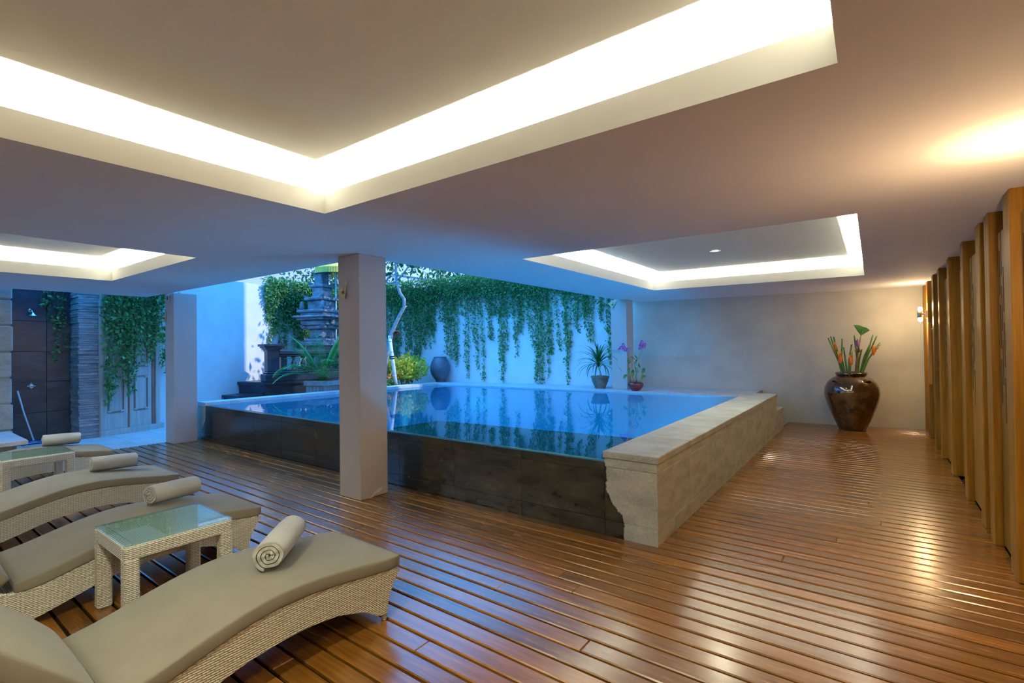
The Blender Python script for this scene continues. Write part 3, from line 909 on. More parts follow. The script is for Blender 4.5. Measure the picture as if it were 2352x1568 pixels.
MB().cbox((-.20, -.20, 0), (.20, 2.0, .19), .015).cbox((-.17, -.17, .19), (.17, 2.0, .24), .02).build('plinth', MAT['darkstone'], bal)
MB().cbox((-.135, -.135, .24), (.135, .135, .78), .01).build('end_post', MAT['darkstone'], bal)
cap = MB()
for (h0, h1, w0) in ((.74, .78, .15), (.78, .82, .18), (.82, .86, .215), (.86, .92, .25)):
    cap.cbox((-w0, -w0, h0), (w0, w0, h1), .008)
cap.build('post_cap', MAT['darkstone'], bal)
MB().cbox((-.13, .13, .66), (.13, 2.0, .75), .012).cbox((-.10, .13, .60), (.10, 2.0, .66), .012).build('handrail', MAT['darkstone'], bal)
MB().cbox((-.11, .13, .24), (.11, 2.0, .275), .008).build('base_rail', MAT['darkstone'], bal)
MB().cbox((-.075, .20, .275), (.075, .34, .60), .006).build('half_post', MAT['darkstone'], bal)
bp_ = [(.055, .275), (.055, .30), (.035, .315), (.045, .34), (.07, .40), (.062, .45), (.036, .51), (.034, .54), (.055, .57), (.055, .60)]
for i in range(7):
    MB().lathe(bp_, 14).build('baluster', MAT['darkstone'], bal, (0, .52+.235*i, 0))

# shrine of stacked carved stone
shr = empty('garden_shrine', (-12.2, 7.75, .84), .25, 'tall carved grey stone shrine under the yellow parasol', 'shrine')
def tier(z0, z1, w, d=None, name='tier', c=.02):
    d = d or w
    o = MB().cbox((-w, -d, z0), (w, d, z1), c).build(name, MAT['shrine'], shr)
    o.rotation_euler = (0, 0, random.uniform(-.06, .06)); o.location = (random.uniform(-.015, .015), random.uniform(-.015, .015), 0)
    return o
tier(0, .25, .52); tier(.25, .32, .45); tier(.32, .86, .30, name='shaft'); tier(.86, .98, .40); tier(.98, 1.06, .34)
tier(1.06, 1.32, .24, name='shaft'); tier(1.32, 1.42, .34); tier(1.42, 1.56, .40); tier(1.56, 1.62, .48); tier(1.62, 1.68, .55, name='tray')
tier(1.68, 1.76, .40); tier(1.76, 1.84, .46); tier(1.84, 2.10, .27, name='niche_wall'); tier(2.10, 2.18, .33); tier(2.18, 2.46, .19, name='shaft'); tier(2.46, 2.54, .25)
tier(2.54, 2.84, .14, name='shaft'); tier(2.84, 2.90, .19); 
MB().lathe([(.15, 2.90), (.17, 2.98), (.10, 3.05), (.12, 3.10), (.04, 3.2), (0, 3.24)], 14).build('finial', MAT['shrine'], shr)
for s in (-1, 1):
    for q in (-1, 1):
        for zz, ww in ((1.32, .36), (1.76, .40), (.90, .38), (2.12, .28), (2.48, .2)):
            vs = [(s*ww, q*ww, zz), (s*(ww+.07), q*(ww+.07), zz+.14), (s*(ww-.14), q*(ww+.01), zz+.06), (s*(ww+.01), q*(ww-.14), zz+.06)]
            MB().add(vs, [(0, 1, 2), (0, 3, 1), (0, 2, 3), (1, 3, 2)]).build('corner_carving', MAT['shrine'], shr, uv=False)
        MB().lathe([(0, 0), (.06, .01), (.075, .06), (.05, .12), (.055, .16), (.03, .22), (0, .24)], 10).build('guardian_figure', MAT['shrine'], shr, (s*.36, q*.36, 1.84))
for k in range(26):
    a = random.uniform(0, 6.28); zz = random.choice((1.06, 1.12, 1.34, 1.44, 1.58, 1.86, .90, 2.12)); rr_ = {1.06: .26, 1.12: .26, 1.34: .33, 1.44: .40, 1.58: .46, 1.86: .30, .90: .36, 2.12: .27}[zz]
    w_ = random.uniform(.05, .10)
    o = MB().cbox((-w_, -w_*.7, 0), (w_, w_*.7, random.uniform(.08, .17)), .015).build('carved_block', MAT['shrine'], shr, uv=False)
    o.location = (rr_*math.cos(a), rr_*math.sin(a), zz); o.rotation_euler = (0, 0, a+random.uniform(-.4, .4))
# parasol over the shrine
um = empty('ceremonial_parasol', (-11.95, 8.02, .74), 0, 'yellow fringed ceremonial parasol at the top of the shrine', 'parasol')
MB().tube([(0, 0, 0), (0, 0, 3.28)], .02).build('pole', MAT['bamboo'], um)
MB().lathe([(0, 3.30), (.25, 3.23), (.54, 3.08), (.54, 3.07), (.25, 3.215), (0, 3.28)], 28).build('canopy', MAT['yellowcloth'], um)
fr = MB()
for i in range(84):
    a = 2*math.pi*i/84; a2 = a+2*math.pi/84*.75
    r = .54
    fr.add([(r*math.cos(a), r*math.sin(a), 3.08), (r*math.cos(a2), r*math.sin(a2), 3.08), (r*1.01*math.cos(a2), r*1.01*math.sin(a2), 2.93), (r*1.01*math.cos(a), r*1.01*math.sin(a), 2.93)], [(0, 1, 2, 3)])
fo = fr.build('fringe', MAT['yellowcloth'], um, uv=False); fo['kind'] = 'stuff'

# palm in a slatted planter
px_, py_ = -10.42, 6.62
pt = empty('palm_planter', (px_, py_, .45), .35, 'grey slatted wooden planter behind the pool coping', 'planter')
MB().cbox((-.33, -.26, .31), (.33, .26, .43), .012).build('rim', MAT['planter'], pt)
MB().cbox((-.26, -.20, 0), (.26, .20, .30), .01).build('liner', MAT['soil'], pt)
for i in range(6):
    for q in (-1, 1):
        a, b = -.28+.094*i, -.28+.094*(i+1)-.01
        y = q*.215
        MB().cbox((a, y-.012, .0), (b, y+.012, .31), .004).build('slat', MAT['planter'], pt, uv=False)
for i in range(4):
    for q in (-1, 1):
        a, b = -.2+.1*i, -.2+.1*(i+1)-.01
        x = q*.27
        MB().cbox((x-.012, a, .0), (x+.012, b, .31), .004).build('slat', MAT['planter'], pt, uv=False)
MB().cbox((-.30, -.23, .40), (.30, .23, .434), .005).build('soil', MAT['soil'], pt)
def frond(parent, az, el, L, curve, nl=24, ll=.38, name='frond', mat='palm', r=.008, start=(0, 0, 0)):
    m_ = MB(); pts = []; p = Vector(start); a = el
    n = 14
    for i in range(n+1):
        pts.append(p.copy())
        p = p + Vector((math.cos(az)*math.cos(a), math.sin(az)*math.cos(a), math.sin(a)))*(L/n)
        a -= curve/n*(.4+1.2*i/n)
    m_.tube(pts, [r*(1-.8*i/n) for i in range(n+1)], 5)
    side = Vector((-math.sin(az), math.cos(az), 0))
    for j in range(nl):
        t = .25 + .75*j/(nl-1); i = min(int(t*n), n-1); f = t*n-i
        b = pts[i].lerp(pts[i+1], f); d = (pts[i+1]-pts[i]).normalized()
        l_ = ll*math.sin(math.pi*(.18+.78*t))**.8
        for s in (-1, 1):
            dr_ = (d*.62 + side*s*.9 + Vector((0, 0, .10))).normalized()
            e1 = b + dr_*l_*.5; e2 = b + dr_*l_ + Vector((0, 0, -.22*l_))
            m_.strip([b, e1, e2], [.004, .0115, .001], None, .2)
    return m_.build(name, MAT[mat], parent, uv=False)
pm = empty('areca_palm', (px_, py_, .884), 0, 'feathery green palm growing in the slatted planter', 'palm')
FR = [(.65,1.25,1.35,.55),(2.6,1.2,1.2,.6),(.2,1.05,1.3,.9),(3.4,.85,1.25,1.2),(3.9,.75,1.2,1.9),(-.3,.95,1.1,1.4),(4.6,.9,1.0,1.6),(1.6,1.1,1.0,.8),(5.3,1.15,1.2,.9),(3.0,1.35,1.25,.4),(2.1,.9,.9,1.3),(4.2,.5,1.15,1.5),(.9,.8,1.1,1.5),(5.9,.7,.95,1.6),(3.65,1.05,1.2,.9),(1.2,1.3,1.4,.5),(4.0,1.2,1.35,.7),(3.2,.6,1.3,1.3)]
for az, el, L, cv in FR: frond(pm, az, el, L, cv, start=(random.uniform(-.05, .05), random.uniform(-.05, .05), 0))
for i in range(4):
    MB().tube([(random.uniform(-.06, .06), random.uniform(-.06, .06), 0), (random.uniform(-.1, .1), random.uniform(-.1, .1), .35)], [.018, .012], 7).build('cane', MAT['stem'], pm, uv=False)

# jar, bush, flowers, bamboo, tree
jr = empty('garden_jar', (-9.9, 9.98, ZL), 0, 'big round weathered jar on the far corner of the pool ledge', 'jar')
MB().lathe([(.12, 0), (.13, .02), (.125, .05), (.165, .09), (.25, .21), (.288, .34), (.28, .46), (.235, .59), (.175, .685), (.17, .70), (.155, .70), (.16, .68), (.20, .58), (.1, .3), (0, .29)], 40).build('body', MAT['blueglaze'], jr)
MB().lathe([(.168, .69), (.182, .697), (.182, .712), (.165, .716), (.16, .70)], 40, cap=False).build('rim', MAT['blueglaze'], jr)

def shrub(name, label, loc, rx, ry, rz, n, size, mat, stems=14, zc=.6, cat='shrub', group=None):
    root = empty(name, loc, 0, label, cat, group)
    q = rng.normal(size=(n, 3)); q /= np.linalg.norm(q, axis=1, keepdims=True)
    q *= (rng.random(n)**(1/2.2))[:, None]
    lump = 1 + .22*np.sin(q[:, 0]*7+1)*np.cos(q[:, 1]*6)
    Pn = q*np.array([rx, ry, rz])*lump[:, None] + np.array([0, 0, zc])
    Pn = Pn[Pn[:, 2] > .05]
    V, F = leaf_cloud(Pn, size, -.3, 1.1)
    l_ = fast_mesh('foliage', V, F, MAT[mat], root); l_['kind'] = 'stuff'
    s_ = MB()
    for i in range(stems):
        a = random.uniform(0, 6.28); r = random.random()**.5
        s_.tube([(.25*rx*r*math.cos(a), .25*ry*r*math.sin(a), 0), (.75*rx*r*math.cos(a), .75*ry*r*math.sin(a), zc+.2*rz)], [.008, .004], 4)
    s_.build('branches', MAT['trunk'], root, uv=False)
    return root
shrub('golden_bush', 'yellow-green bush growing beside the round jar', (-10.25, 9.05, .45), .62, .5, .36, 3600, .07, 'bush', 26, .60)
shrub('golden_bush', 'small dark green bush at the foot of the bamboo pole', (-10.35, 8.35, .45), .42, .32, .14, 900, .055, 'vine', 12, .22)
fb = empty('flower_bed', (-10.3, 8.6, .45), 0, 'orange flowers at the foot of the bamboo pole', 'flowers')
pts = np.stack([rng.uniform(-.45, .25, 160), rng.uniform(-.35, .3, 160), .30+.22*rng.random(160)], 1)
V, F = leaf_cloud(pts, .075, -.5, 1.4)
o = fast_mesh('petals', V, F, MAT['orange'], fb); o['kind'] = 'stuff'
V, F = leaf_cloud(np.stack([rng.uniform(-.5, .3, 260), rng.uniform(-.4, .35, 260), .08+.3*rng.random(260)], 1), .06)
o = fast_mesh('leaves', V, F, MAT['vine'], fb); o['kind'] = 'stuff'

bb = empty('bamboo_pole', (-9.95, 8.45, .45), 0, 'whitewashed bamboo pole leaning by the bush', 'pole')
b0, b1 = Vector((0, 0, 0)), Vector((-.13, -.12, 1.49))
MB().tube([b0, b0.lerp(b1, .5), b1], [.048, .045, .042], 12).build('cane', MAT['bamboo'], bb)
for f in (.12, .30, .52, .72, .9):
    c = b0.lerp(b1, f)
    MB().tube([c-(b1-b0).normalized()*.008, c+(b1-b0).normalized()*.008], .0495, 12).build('node', MAT['bamboo'], bb)
for f in (.60, .635):
    c = b0.lerp(b1, f)
    MB().tube([c-(b1-b0).normalized()*.012, c+(b1-b0).normalized()*.012], .054, 12).build('strap', MAT['black'], bb)
lp = empty('garden_lamp', (-10.02, 8.42, 1.98), 0, 'small round copper lamp head at the top of the bamboo pole', 'lamp')
c_ = m_glaze('copper lamp', (.18, .06, .09), (.36, .20, .08), .3, 9, .1)
t = MB().lathe([(0, -.05), (.06, -.045), (.095, -.02), (.10, 0), (.09, .0), (.06, -.03), (0, -.035)], 20).build('shade', c_, lp); t.rotation_euler = (.5, 2.4, 0); t.location = (.09, .02, .0)
MB().tube([(-.02, 0, -.05), (.03, 0, .02), (.09, .02, .03)], .012, 6).build('bracket', MAT['black'], lp)

tr = empty('frangipani_tree', (-10.62, 8.6, .45), 0, 'slender crooked tree with broad leaves behind the nearest column', 'tree')
T = lambda x, y, z: (x+10.62, y-8.6, z-.45)
MB().tube([T(-10.62, 8.6, .4), T(-10.55, 8.6, 1.3), T(-10.45, 8.70, 2.0), T(-10.30, 8.8, 2.4), T(-10.16, 8.9, 2.72), T(-10.15, 8.9, 2.92), T(-10.24, 8.82, 3.12), T(-10.31, 8.78, 3.42), T(-10.32, 8.76, 3.9), T(-10.3, 8.7, 4.6)], [.07, .065, .055, .05, .045, .045, .042, .04, .035, .02], 9).build('trunk', MAT['bark'], tr)
for pts in ([T(-10.31, 8.78, 3.42), T(-10.18, 8.9, 3.62), T(-10.0, 9.05, 3.95), T(-9.8, 9.2, 4.4)],
            [T(-10.31, 8.78, 3.40), T(-10.45, 8.68, 3.36), T(-10.62, 8.55, 3.42), T(-10.9, 8.4, 3.8)],
            [T(-10.55, 8.6, 3.40), T(-10.45, 8.7, 3.62), T(-10.36, 8.9, 3.85), T(-10.2, 9.0, 4.3)],
            [T(-10.31, 8.79, 2.38), T(-10.2, 8.85, 2.62), T(-10.1, 8.95, 2.75)]):
    MB().tube(pts, [.026, .022, .018, .01], 7).build('branch', MAT['bark'], tr)
q = rng.normal(size=(620, 3))*np.array([.6, .45, .32]) + np.array([.35, .35, 3.9])
q = q[q[:, 2] > 3.0]
V, F = leaf_cloud(q, .17, .5, .9)
o = fast_mesh('foliage', V, F, MAT['tree'], tr); o['kind'] = 'stuff'
tr2 = empty('background_tree', (-15.2, 10.6, -.32), 0, 'leafy tree beyond the garden wall behind the shrine', 'tree')
MB().tube([(0, 0, 0), (.1, .1, 2.5), (.3, .1, 4.6)], [.14, .11, .06], 9).build('trunk', MAT['bark'], tr2)
q = rng.normal(size=(2600, 3))*np.array([.9, 1.0, .75]) + np.array([.5, -.3, 4.4])
q = q[q[:, 2] > 3.2]
V, F = leaf_cloud(q, .16, .4)
o = fast_mesh('foliage', V, F, MAT['tree'], tr2); o['kind'] = 'stuff'
tr3 = empty('background_tree', (-10.5, 13.2, -.32), 0, 'drooping tree rising behind the vine covered wall', 'tree')
MB().tube([(0, 0, 0), (.1, .1, 2.5), (0, .1, 4.6)], [.14, .11, .06], 9).build('trunk', MAT['bark'], tr3)
q = rng.normal(size=(3000, 3))*np.array([1.6, .7, .6]) + np.array([.6, -.6, 4.6])
V, F = leaf_cloud(q, .20, 1.4, .8)
o = fast_mesh('foliage', V, F, MAT['tree'], tr3); o['kind'] = 'stuff'
hs = empty('neighbour_house', (-20, 14, -.32), 0, 'lavender house wall above the garden wall on the left', 'house')
MB().box((-3, -12, 0), (2.0, 6, 9)).build('house_wall', MAT['farwall'], hs)
MB().box((2.0, -12, 5.4), (2.08, 6, 5.5)).build('string_course', MAT['farwall'], hs)

# ================================================================== PLANTS ON THE LEDGE
pp = empty('plant_pot', (-5.03, 10.2, ZL), 0, 'grey cast bowl pot on the far pool ledge', 'pot')
MB().lathe([(.115, 0), (.125, .015), (.125, .03), (.15, .08), (.182, .16), (.19, .215), (.19, .24)], 32).build('body', MAT['greypot'], pp)
MB().lathe([(.185, .225), (.205, .235), (.212, .255), (.207, .275), (.185, .28), (.175, .25)], 32, cap=False).build('rim', MAT['greypot'], pp)
MB().lathe([(.18, .235), (.1, .25), (0, .255)], 24).build('soil', MAT['soil'], pp)
dp = empty('dracaena', (-5.0, 10.2, ZL+.25), 0, 'spiky arching dracaena growing in the grey bowl pot', 'plant')
topc = Vector((-.055, -.02, .235))
MB().tube([(-.0, 0, 0), (-.02, 0, .1), (-.05, -.02, .25)], [.02, .017, .015], 9).build('trunk', MAT['trunk'], dp)
for i in range(46):
    az = i*2.399; el = 1.45 - 1.35*(i/46.0) + random.uniform(-.1, .1)
    L = .64 + .14*random.random() - .14*(i < 8); cv = 1.2 + 1.5*(i/46.0)
    p = topc + Vector((0, 0, .10*(1-i/46.0))); a = el; pts = []
    for j in range(8):
        pts.append(p.copy())
        p = p + Vector((math.cos(az)*math.cos(a), math.sin(az)*math.cos(a), math.sin(a)))*(L/7)
        a -= cv/7*(.5+.9*j/7)
    MB().strip(pts, [.013, .018, .019, .018, .015, .011, .006, .001], None, .35).build('leaf', MAT['drac'], dp, uv=False)

op = empty('orchid_pot', (-4.10, 10.0, ZL), 0, 'small glossy dark red bowl beside the far column', 'pot')
MB().lathe([(.08, 0), (.09, .01), (.135, .05), (.165, .105), (.172, .13), (.16, .165), (.135, .18), (.125, .175), (.14, .14), (.1, .12), (0, .12)], 36).build('body', MAT['redglaze'], op)
MB().lathe([(.13, .165), (.07, .175), (0, .18)], 20).build('bark_chips', MAT['soil'], op)
oc = empty('orchid', (-4.10, 10.0, ZL+.175), 0, 'purple and white orchid growing in the dark red bowl', 'orchid')
RV = Vector((.805, .593, 0)); 
def OV(u, z, w=0): return RV*u + Vector((-.593, .805, 0))*w + Vector((0, 0, z))
for u0, u1, z1, w1 in ((-.10, -.17, .30, .0), (-.06, -.12, .50, .03), (0, .03, .40, .0), (.03, .05, .52, -.03), (.08, .15, .28, .02), (-.03, -.02, .30, -.05), (.10, .20, .15, .0), (.02, .0, .46, .05)):
    MB().tube([OV(u0, 0, 0), OV((u0+u1)/2, z1*.5, w1), OV(u1, z1, w1)], [.007, .011, .006], 6).build('cane', MAT['trunk'] if random.random() < .5 else MAT['stem'], oc, uv=False)
def oleaf(u, z, du, dz, wd, w=0):
    p0 = OV(u, z, w); p1 = OV(u+du*.5, z+dz*.5+.02, w+.02); p2 = OV(u+du, z+dz, w-.02)
    nv = (Vector((.593, -.805, .3))).normalized()
    MB().strip([p0, p0.lerp(p1, .5), p1, p1.lerp(p2, .6), p2], [.006, wd*.8, wd, wd*.75, .003], nv, .2).build('leaf', MAT['drac'], oc, uv=False)
for a in ((-.13, .50, .0, -.11, .038), (-.12, .32, -.02, -.14, .03), (-.17, .16, -.09, -.08, .03), (-.05, .24, .05, -.14, .03), (.02, .33, .03, -.14, .035), (.05, .42, .05, -.12, .025), (.16, .15, .03, .16, .04), (.12, .08, .10, .05, .03), (-.10, .55, .10, -.07, .015), (-.02, .58, .08, -.10, .014), (.0, .40, .06, .10, .016), (-.08, .12, .04, .16, .03), (.04, .14, -.05, .18, .028)):
    oleaf(*a)
def blossom(u, z, w=0, s=1.0):
    m_ = MB(); c = OV(u, z, w); nv = Vector((.593, -.805, 0.1)).normalized()
    sx = RV; sz = Vector((0, 0, 1))
    for k in range(5):
        a = k*2*math.pi/5 + .3
        d = sx*math.cos(a) + sz*math.sin(a)
        m_.strip([c, c+d*.02*s+nv*.004, c+d*.04*s], [.004*s, .016*s, .003*s], nv, .2)
    b = m_.build('blossom', MAT['orchid'], oc, uv=False)
    m2 = MB().strip([c+nv*.006, c-sz*.012*s+nv*.014, c-sz*.024*s+nv*.012], [.006*s, .011*s, .004*s], nv, .3)
    m2.build('lip', MAT['orchidw'], b, uv=False)
for (u, z) in ((-.30, .70), (-.26, .66), (-.33, .66), (-.24, .72), (-.25, .76), (-.21, .68), (-.20, .64), (-.17, .645), (-.14, .67), (.10, .67), (.11, .72), (.13, .75), (.145, .78), (.15, .82), (.18, .73), (.20, .71), (.205, .76), (.13, .69)):
    blossom(u, z+.05, random.uniform(-.03, .03))
MB().tube([OV(-.10, .50), OV(-.16, .62), OV(-.22, .72), OV(-.33, .74)], [.003, .003, .002, .002], 4).build('flower_spike', MAT['stem'], oc, uv=False)
MB().tube([OV(.05, .45), OV(.09, .60), OV(.14, .74), OV(.15, .86)], [.003, .003, .002, .002], 4).build('flower_spike', MAT['stem'], oc, uv=False)
MB().tube([OV(.05, .45), OV(.12, .58), OV(.19, .76)], [.003, .003, .002], 4).build('flower_spike', MAT['stem'], oc, uv=False)

# ================================================================== BIG JAR WITH CUT FLOWERS
VX, VY = -.33, 11.0
vs_ = empty('floor_jar', (VX, VY, 0), 0, 'big dark brown glazed jar standing on the deck by the grey wall', 'jar')
MB().lathe([(.195, 0), (.21, .01), (.225, .05), (.30, .22), (.375, .42), (.42, .58), (.432, .68), (.42, .78), (.38, .87), (.315, .945), (.25, .985), (.228, 1.0), (.228, 1.02), (.20, 1.03), (.19, .98), (.25, .9), (.17, .7), (0, .68)], 56).build('body', MAT['brownglaze'], vs_)
MB().lathe([(.215, 1.0), (.24, 1.005), (.253, 1.03), (.243, 1.058), (.21, 1.065), (.192, 1.04), (.198, 1.01)], 48, cap=False).build('rim', MAT['brownglaze'], vs_)
for a in (math.radians(-132), math.radians(-45), math.radians(42), math.radians(137)):
    c = Vector((math.cos(a)*.345, math.sin(a)*.345, .905)); tdir = Vector((-math.sin(a), math.cos(a), 0)); od = Vector((math.cos(a), math.sin(a), .7)).normalized()
    MB().tube([c - tdir*.075 - od*.02, c - tdir*.055 + od*.015, c + od*.03, c + tdir*.055 + od*.015, c + tdir*.075 - od*.02], [.016, .018, .018, .018, .016], 10).build('lug_handle', MAT['brownglaze'], vs_)
# stems: image-plane offsets (u right, z up) from the jar mouth, w depth
def SV(u, z, w=0): return Vector((.84*u, .03*u + w, z))
def stem(name, label, base, mid, tip, r, mat='stem', group=None, cat='stem'):
    e = empty(name, (VX, VY, 1.0), 0, label, cat, group)
    b = SV(*base); m = SV(*mid); t = SV(*tip)
    pts = [b.lerp(m, k/4) for k in range(4)] + [m.lerp(t, k/4) for k in range(5)]
    MB().tube(pts, [r*(1-.35*i/8) for i in range(9)], 8).build('stalk', MAT[mat], e, uv=False)
    return e, t
for b_i, m_i, t_i in (((-.13, -.12), (-.22, .25), (-.41, .70)), ((-.14, -.10), (-.25, .35), (-.37, .73)), ((-.12, -.10), (-.21, .28), (-.31, .72)), ((-.09, -.1), (-.17, .35), (-.15, .68)),
                      ((-.05, -.1), (-.03, .3), (.02, .57)), ((-.06, -.1), (-.10, .3), (-.13, .52)), ((.10, -.1), (.11, .3), (.07, .74)), ((.10, -.1), (.15, .3), (.20, .48)),
                      ((.13, -.1), (.27, .32), (.40, .74)), ((.12, -.1), (.30, .36), (.47, .72)), ((.14, -.1), (.31, .30), (.52, .60)), ((.12, -.1), (.24, .35), (.34, .56)), ((.11, -.1), (.13, .4), (.14, .6))):
    w = random.uniform(-.06, .05)
    stem('cut_stem', 'cut green stem in the left bunch in the brown jar' if t_i[0] < .05 else 'cut green stem in the right bunch in the brown jar', (*b_i, w), (*m_i, w), (*t_i, w), .017, 'stem', 'left bunch of cut stems' if t_i[0] < .05 else 'right bunch of cut stems')
def heliconia(label, base, mid, tip, s=1.0, lean=0):
    e, t = stem('heliconia_stem', label, base, mid, tip, .014, 'stem', None, 'flower')
    for k in range(6):
        sg = 1 if k % 2 else -1
        p = t + Vector((0, 0, .03*k*s - .04))
        q = p + SV(sg*.035*s + lean*.02*k, .075*s, -.02)
        MB().strip([p, p.lerp(q, .5), q], [.016*s, .018*s, .003], Vector((.2, -1, 0)), .4).build('bract', MAT['heli' if k < 4 else 'helitip'], e, uv=False)
    MB().lathe([(.0, 0), (.028*s, .03), (.032*s, .09), (.018*s, .16), (0, .20)], 10, t + Vector((0, 0, -.06))).build('flower_head', MAT['heli'], e, uv=False)
heliconia('orange-red heliconia flower on the left of the jar', (-.10, -.1, -.04), (-.14, .15, -.06), (-.19, .28, -.07), 1.05, -.3)
heliconia('orange-red heliconia with yellow tip in the middle of the jar', (-.03, -.1, -.04), (-.01, .1, -.06), (.0, .24, -.07), 1.05)
heliconia('small red heliconia bud high on the left of the jar', (-.11, -.1, .02), (-.2, .3, .0), (-.28, .50, -.02), .7, -.2)
heliconia('thin orange heliconia leaning out on the right of the jar', (.12, -.1, -.02), (.26, .22, -.04), (.40, .42, -.05), .8, 1.2)
e, t = stem('banana_flower_stem', 'brown banana flower stem with a purple bud', (.08, -.1, -.03), (.10, .2, -.05), (.13, .46, -.06), .022, 'brownstem', None, 'flower')
MB().lathe([(0, 0), (.03, .03), (.038, .07), (.025, .13), (0, .17)], 12, t + Vector((0, 0, .05))).build('bud', MAT['purple'], e, uv=False)
for k in range(6):
    a = k*1.05; p = t + Vector((.03*math.cos(a), .03*math.sin(a), -.02+.012*(k % 3)))
    MB().tube([t + Vector((0, 0, -.03)), p, p + Vector((.02*math.cos(a), .02*math.sin(a), .035))], [.012, .014, .010], 6).build('finger', MAT['brownstem'], e, uv=False)
e, t = stem('leaf_stem', 'tall stem with one folded broad green leaf above the jar', (.07, -.1, .0), (.12, .35, -.02), (.19, .74, -.03), .010, 'stem', None, 'leaf')
b0 = t + SV(0, -.01); mdl = t + SV(.06, .145, -.02); tipl = t + SV(-.13, .19, -.05); tipr = t + SV(.16, .08, -.06)
for tri, nm in (((b0, mdl, tipl), 0), ((b0, tipr, mdl), 1)):
    a_, b_1, c_1 = tri
    m_ = MB(); vs = [a_, a_.lerp(b_1, .5) + Vector((0, -.012, 0)), b_1, b_1.lerp(c_1, .5) + SV(0, .015, -.01), c_1, c_1.lerp(a_, .5) + SV(0, -.015, -.01), (a_+b_1+c_1)/3 + Vector((0, -.02, 0))]
    m_.add(vs, [(k, (k+1) % 6, 6) for k in range(6)], True)
    m_.build('leaf_blade', MAT['palm'], e, uv=False)

# ================================================================== LOUNGERS
CT = [(1.995, .350), (1.90, .358), (1.808, .370), (1.66, .392), (1.526, .409), (1.40, .420), (1.285, .424), (1.19, .418), (1.097, .405), (.948, .372), (.814, .335), (.707, .305), (.64, .292), (.585, .290)]
BK = [(.575, .315), (.53, .375), (.47, .445), (.38, .54), (.28, .645), (.16, .765), (.05, .87)]
def smooth_path(P_, n):
    P_ = np.array(P_); d = np.r_[0, np.cumsum(np.linalg.norm(np.diff(P_, axis=0), axis=1))]
    t = np.linspace(0, d[-1], n)
    y = np.interp(t, d, P_[:, 0]); z = np.interp(t, d, P_[:, 1])
    for _ in range(3):
        y[1:-1] = (y[:-2]+2*y[1:-1]+y[2:])/4; z[1:-1] = (z[:-2]+2*z[1:-1]+z[2:])/4
    return np.stack([y, z], 1)
def cushion(path, hw, th, name, parent, flip=1):
    """loft of rounded-rectangle sections hanging below the top path"""
    pts = smooth_path(path, 34)
    tan = np.gradient(pts, axis=0); tan /= np.linalg.norm(tan, axis=1, keepdims=True)
    nr = np.stack([tan[:, 1], -tan[:, 0]], 1)*flip
    sec = []
    rr = .013
    for cx, cz, a0 in ((hw-rr, -rr, math.pi/2), (-hw+rr, -rr, math.pi), (-hw+rr, -th+rr, 1.5*math.pi), (hw-rr, -th+rr, 2*math.pi)):
        pass
    for (cx, cz, a0) in ((hw-rr, -rr, 0), (-hw+rr, -rr, math.pi/2), (-hw+rr, -th+rr, math.pi), (hw-rr, -th+rr, 1.5*math.pi)):
        for k in range(4):
            a = a0 + k*math.pi/6
            sec.append((cx+rr*math.cos(a), cz+rr*math.sin(a)))
    # slightly pillowed top
    ext = []
    for i in range(len(sec)):
        ext.append(sec[i])
        if i == 3:
            for u in (.6, .2, -.2, -.6): ext.append((u*(hw-rr), .005*(1-u*u)))
    sec = ext
    m_ = MB(); n = len(sec); vs = []
    N = len(pts)
    for i in range(N):
        endk = min(i, N-1-i)
        sc = {0: .90, 1: .975}.get(endk, 1.0)
        for (x, h) in sec:
            hh = -th/2 + (h+th/2)*sc
            xx = x*(1 - (1-sc)*.25)
            vs.append((xx, pts[i, 0] + nr[i, 0]*hh, pts[i, 1] + nr[i, 1]*hh))
    fs = []
    for i in range(N-1):
        for k in range(n):
            k2 = (k+1) % n
            fs.append((i*n+k, i*n+k2, (i+1)*n+k2, (i+1)*n+k))
    m_.add(vs, fs, True)
    m_.f.append(tuple(range(n-1, -1, -1))); m_.s.append(False)
    m_.f.append(tuple((N-1)*n+k for k in range(n))); m_.s.append(False)
    c = m_.build(name, MAT['cushion'], parent, uv=False)
    for s in (-1, 1):
        line = [(s*(hw-.006), pts[i, 0]+nr[i, 0]*(-.009), pts[i, 1]+nr[i, 1]*(-.009)) for i in range(1, N-1)]
        MB().tube(line, .0028, 5).build('piping', MAT['piping'], c, uv=False)
    return c
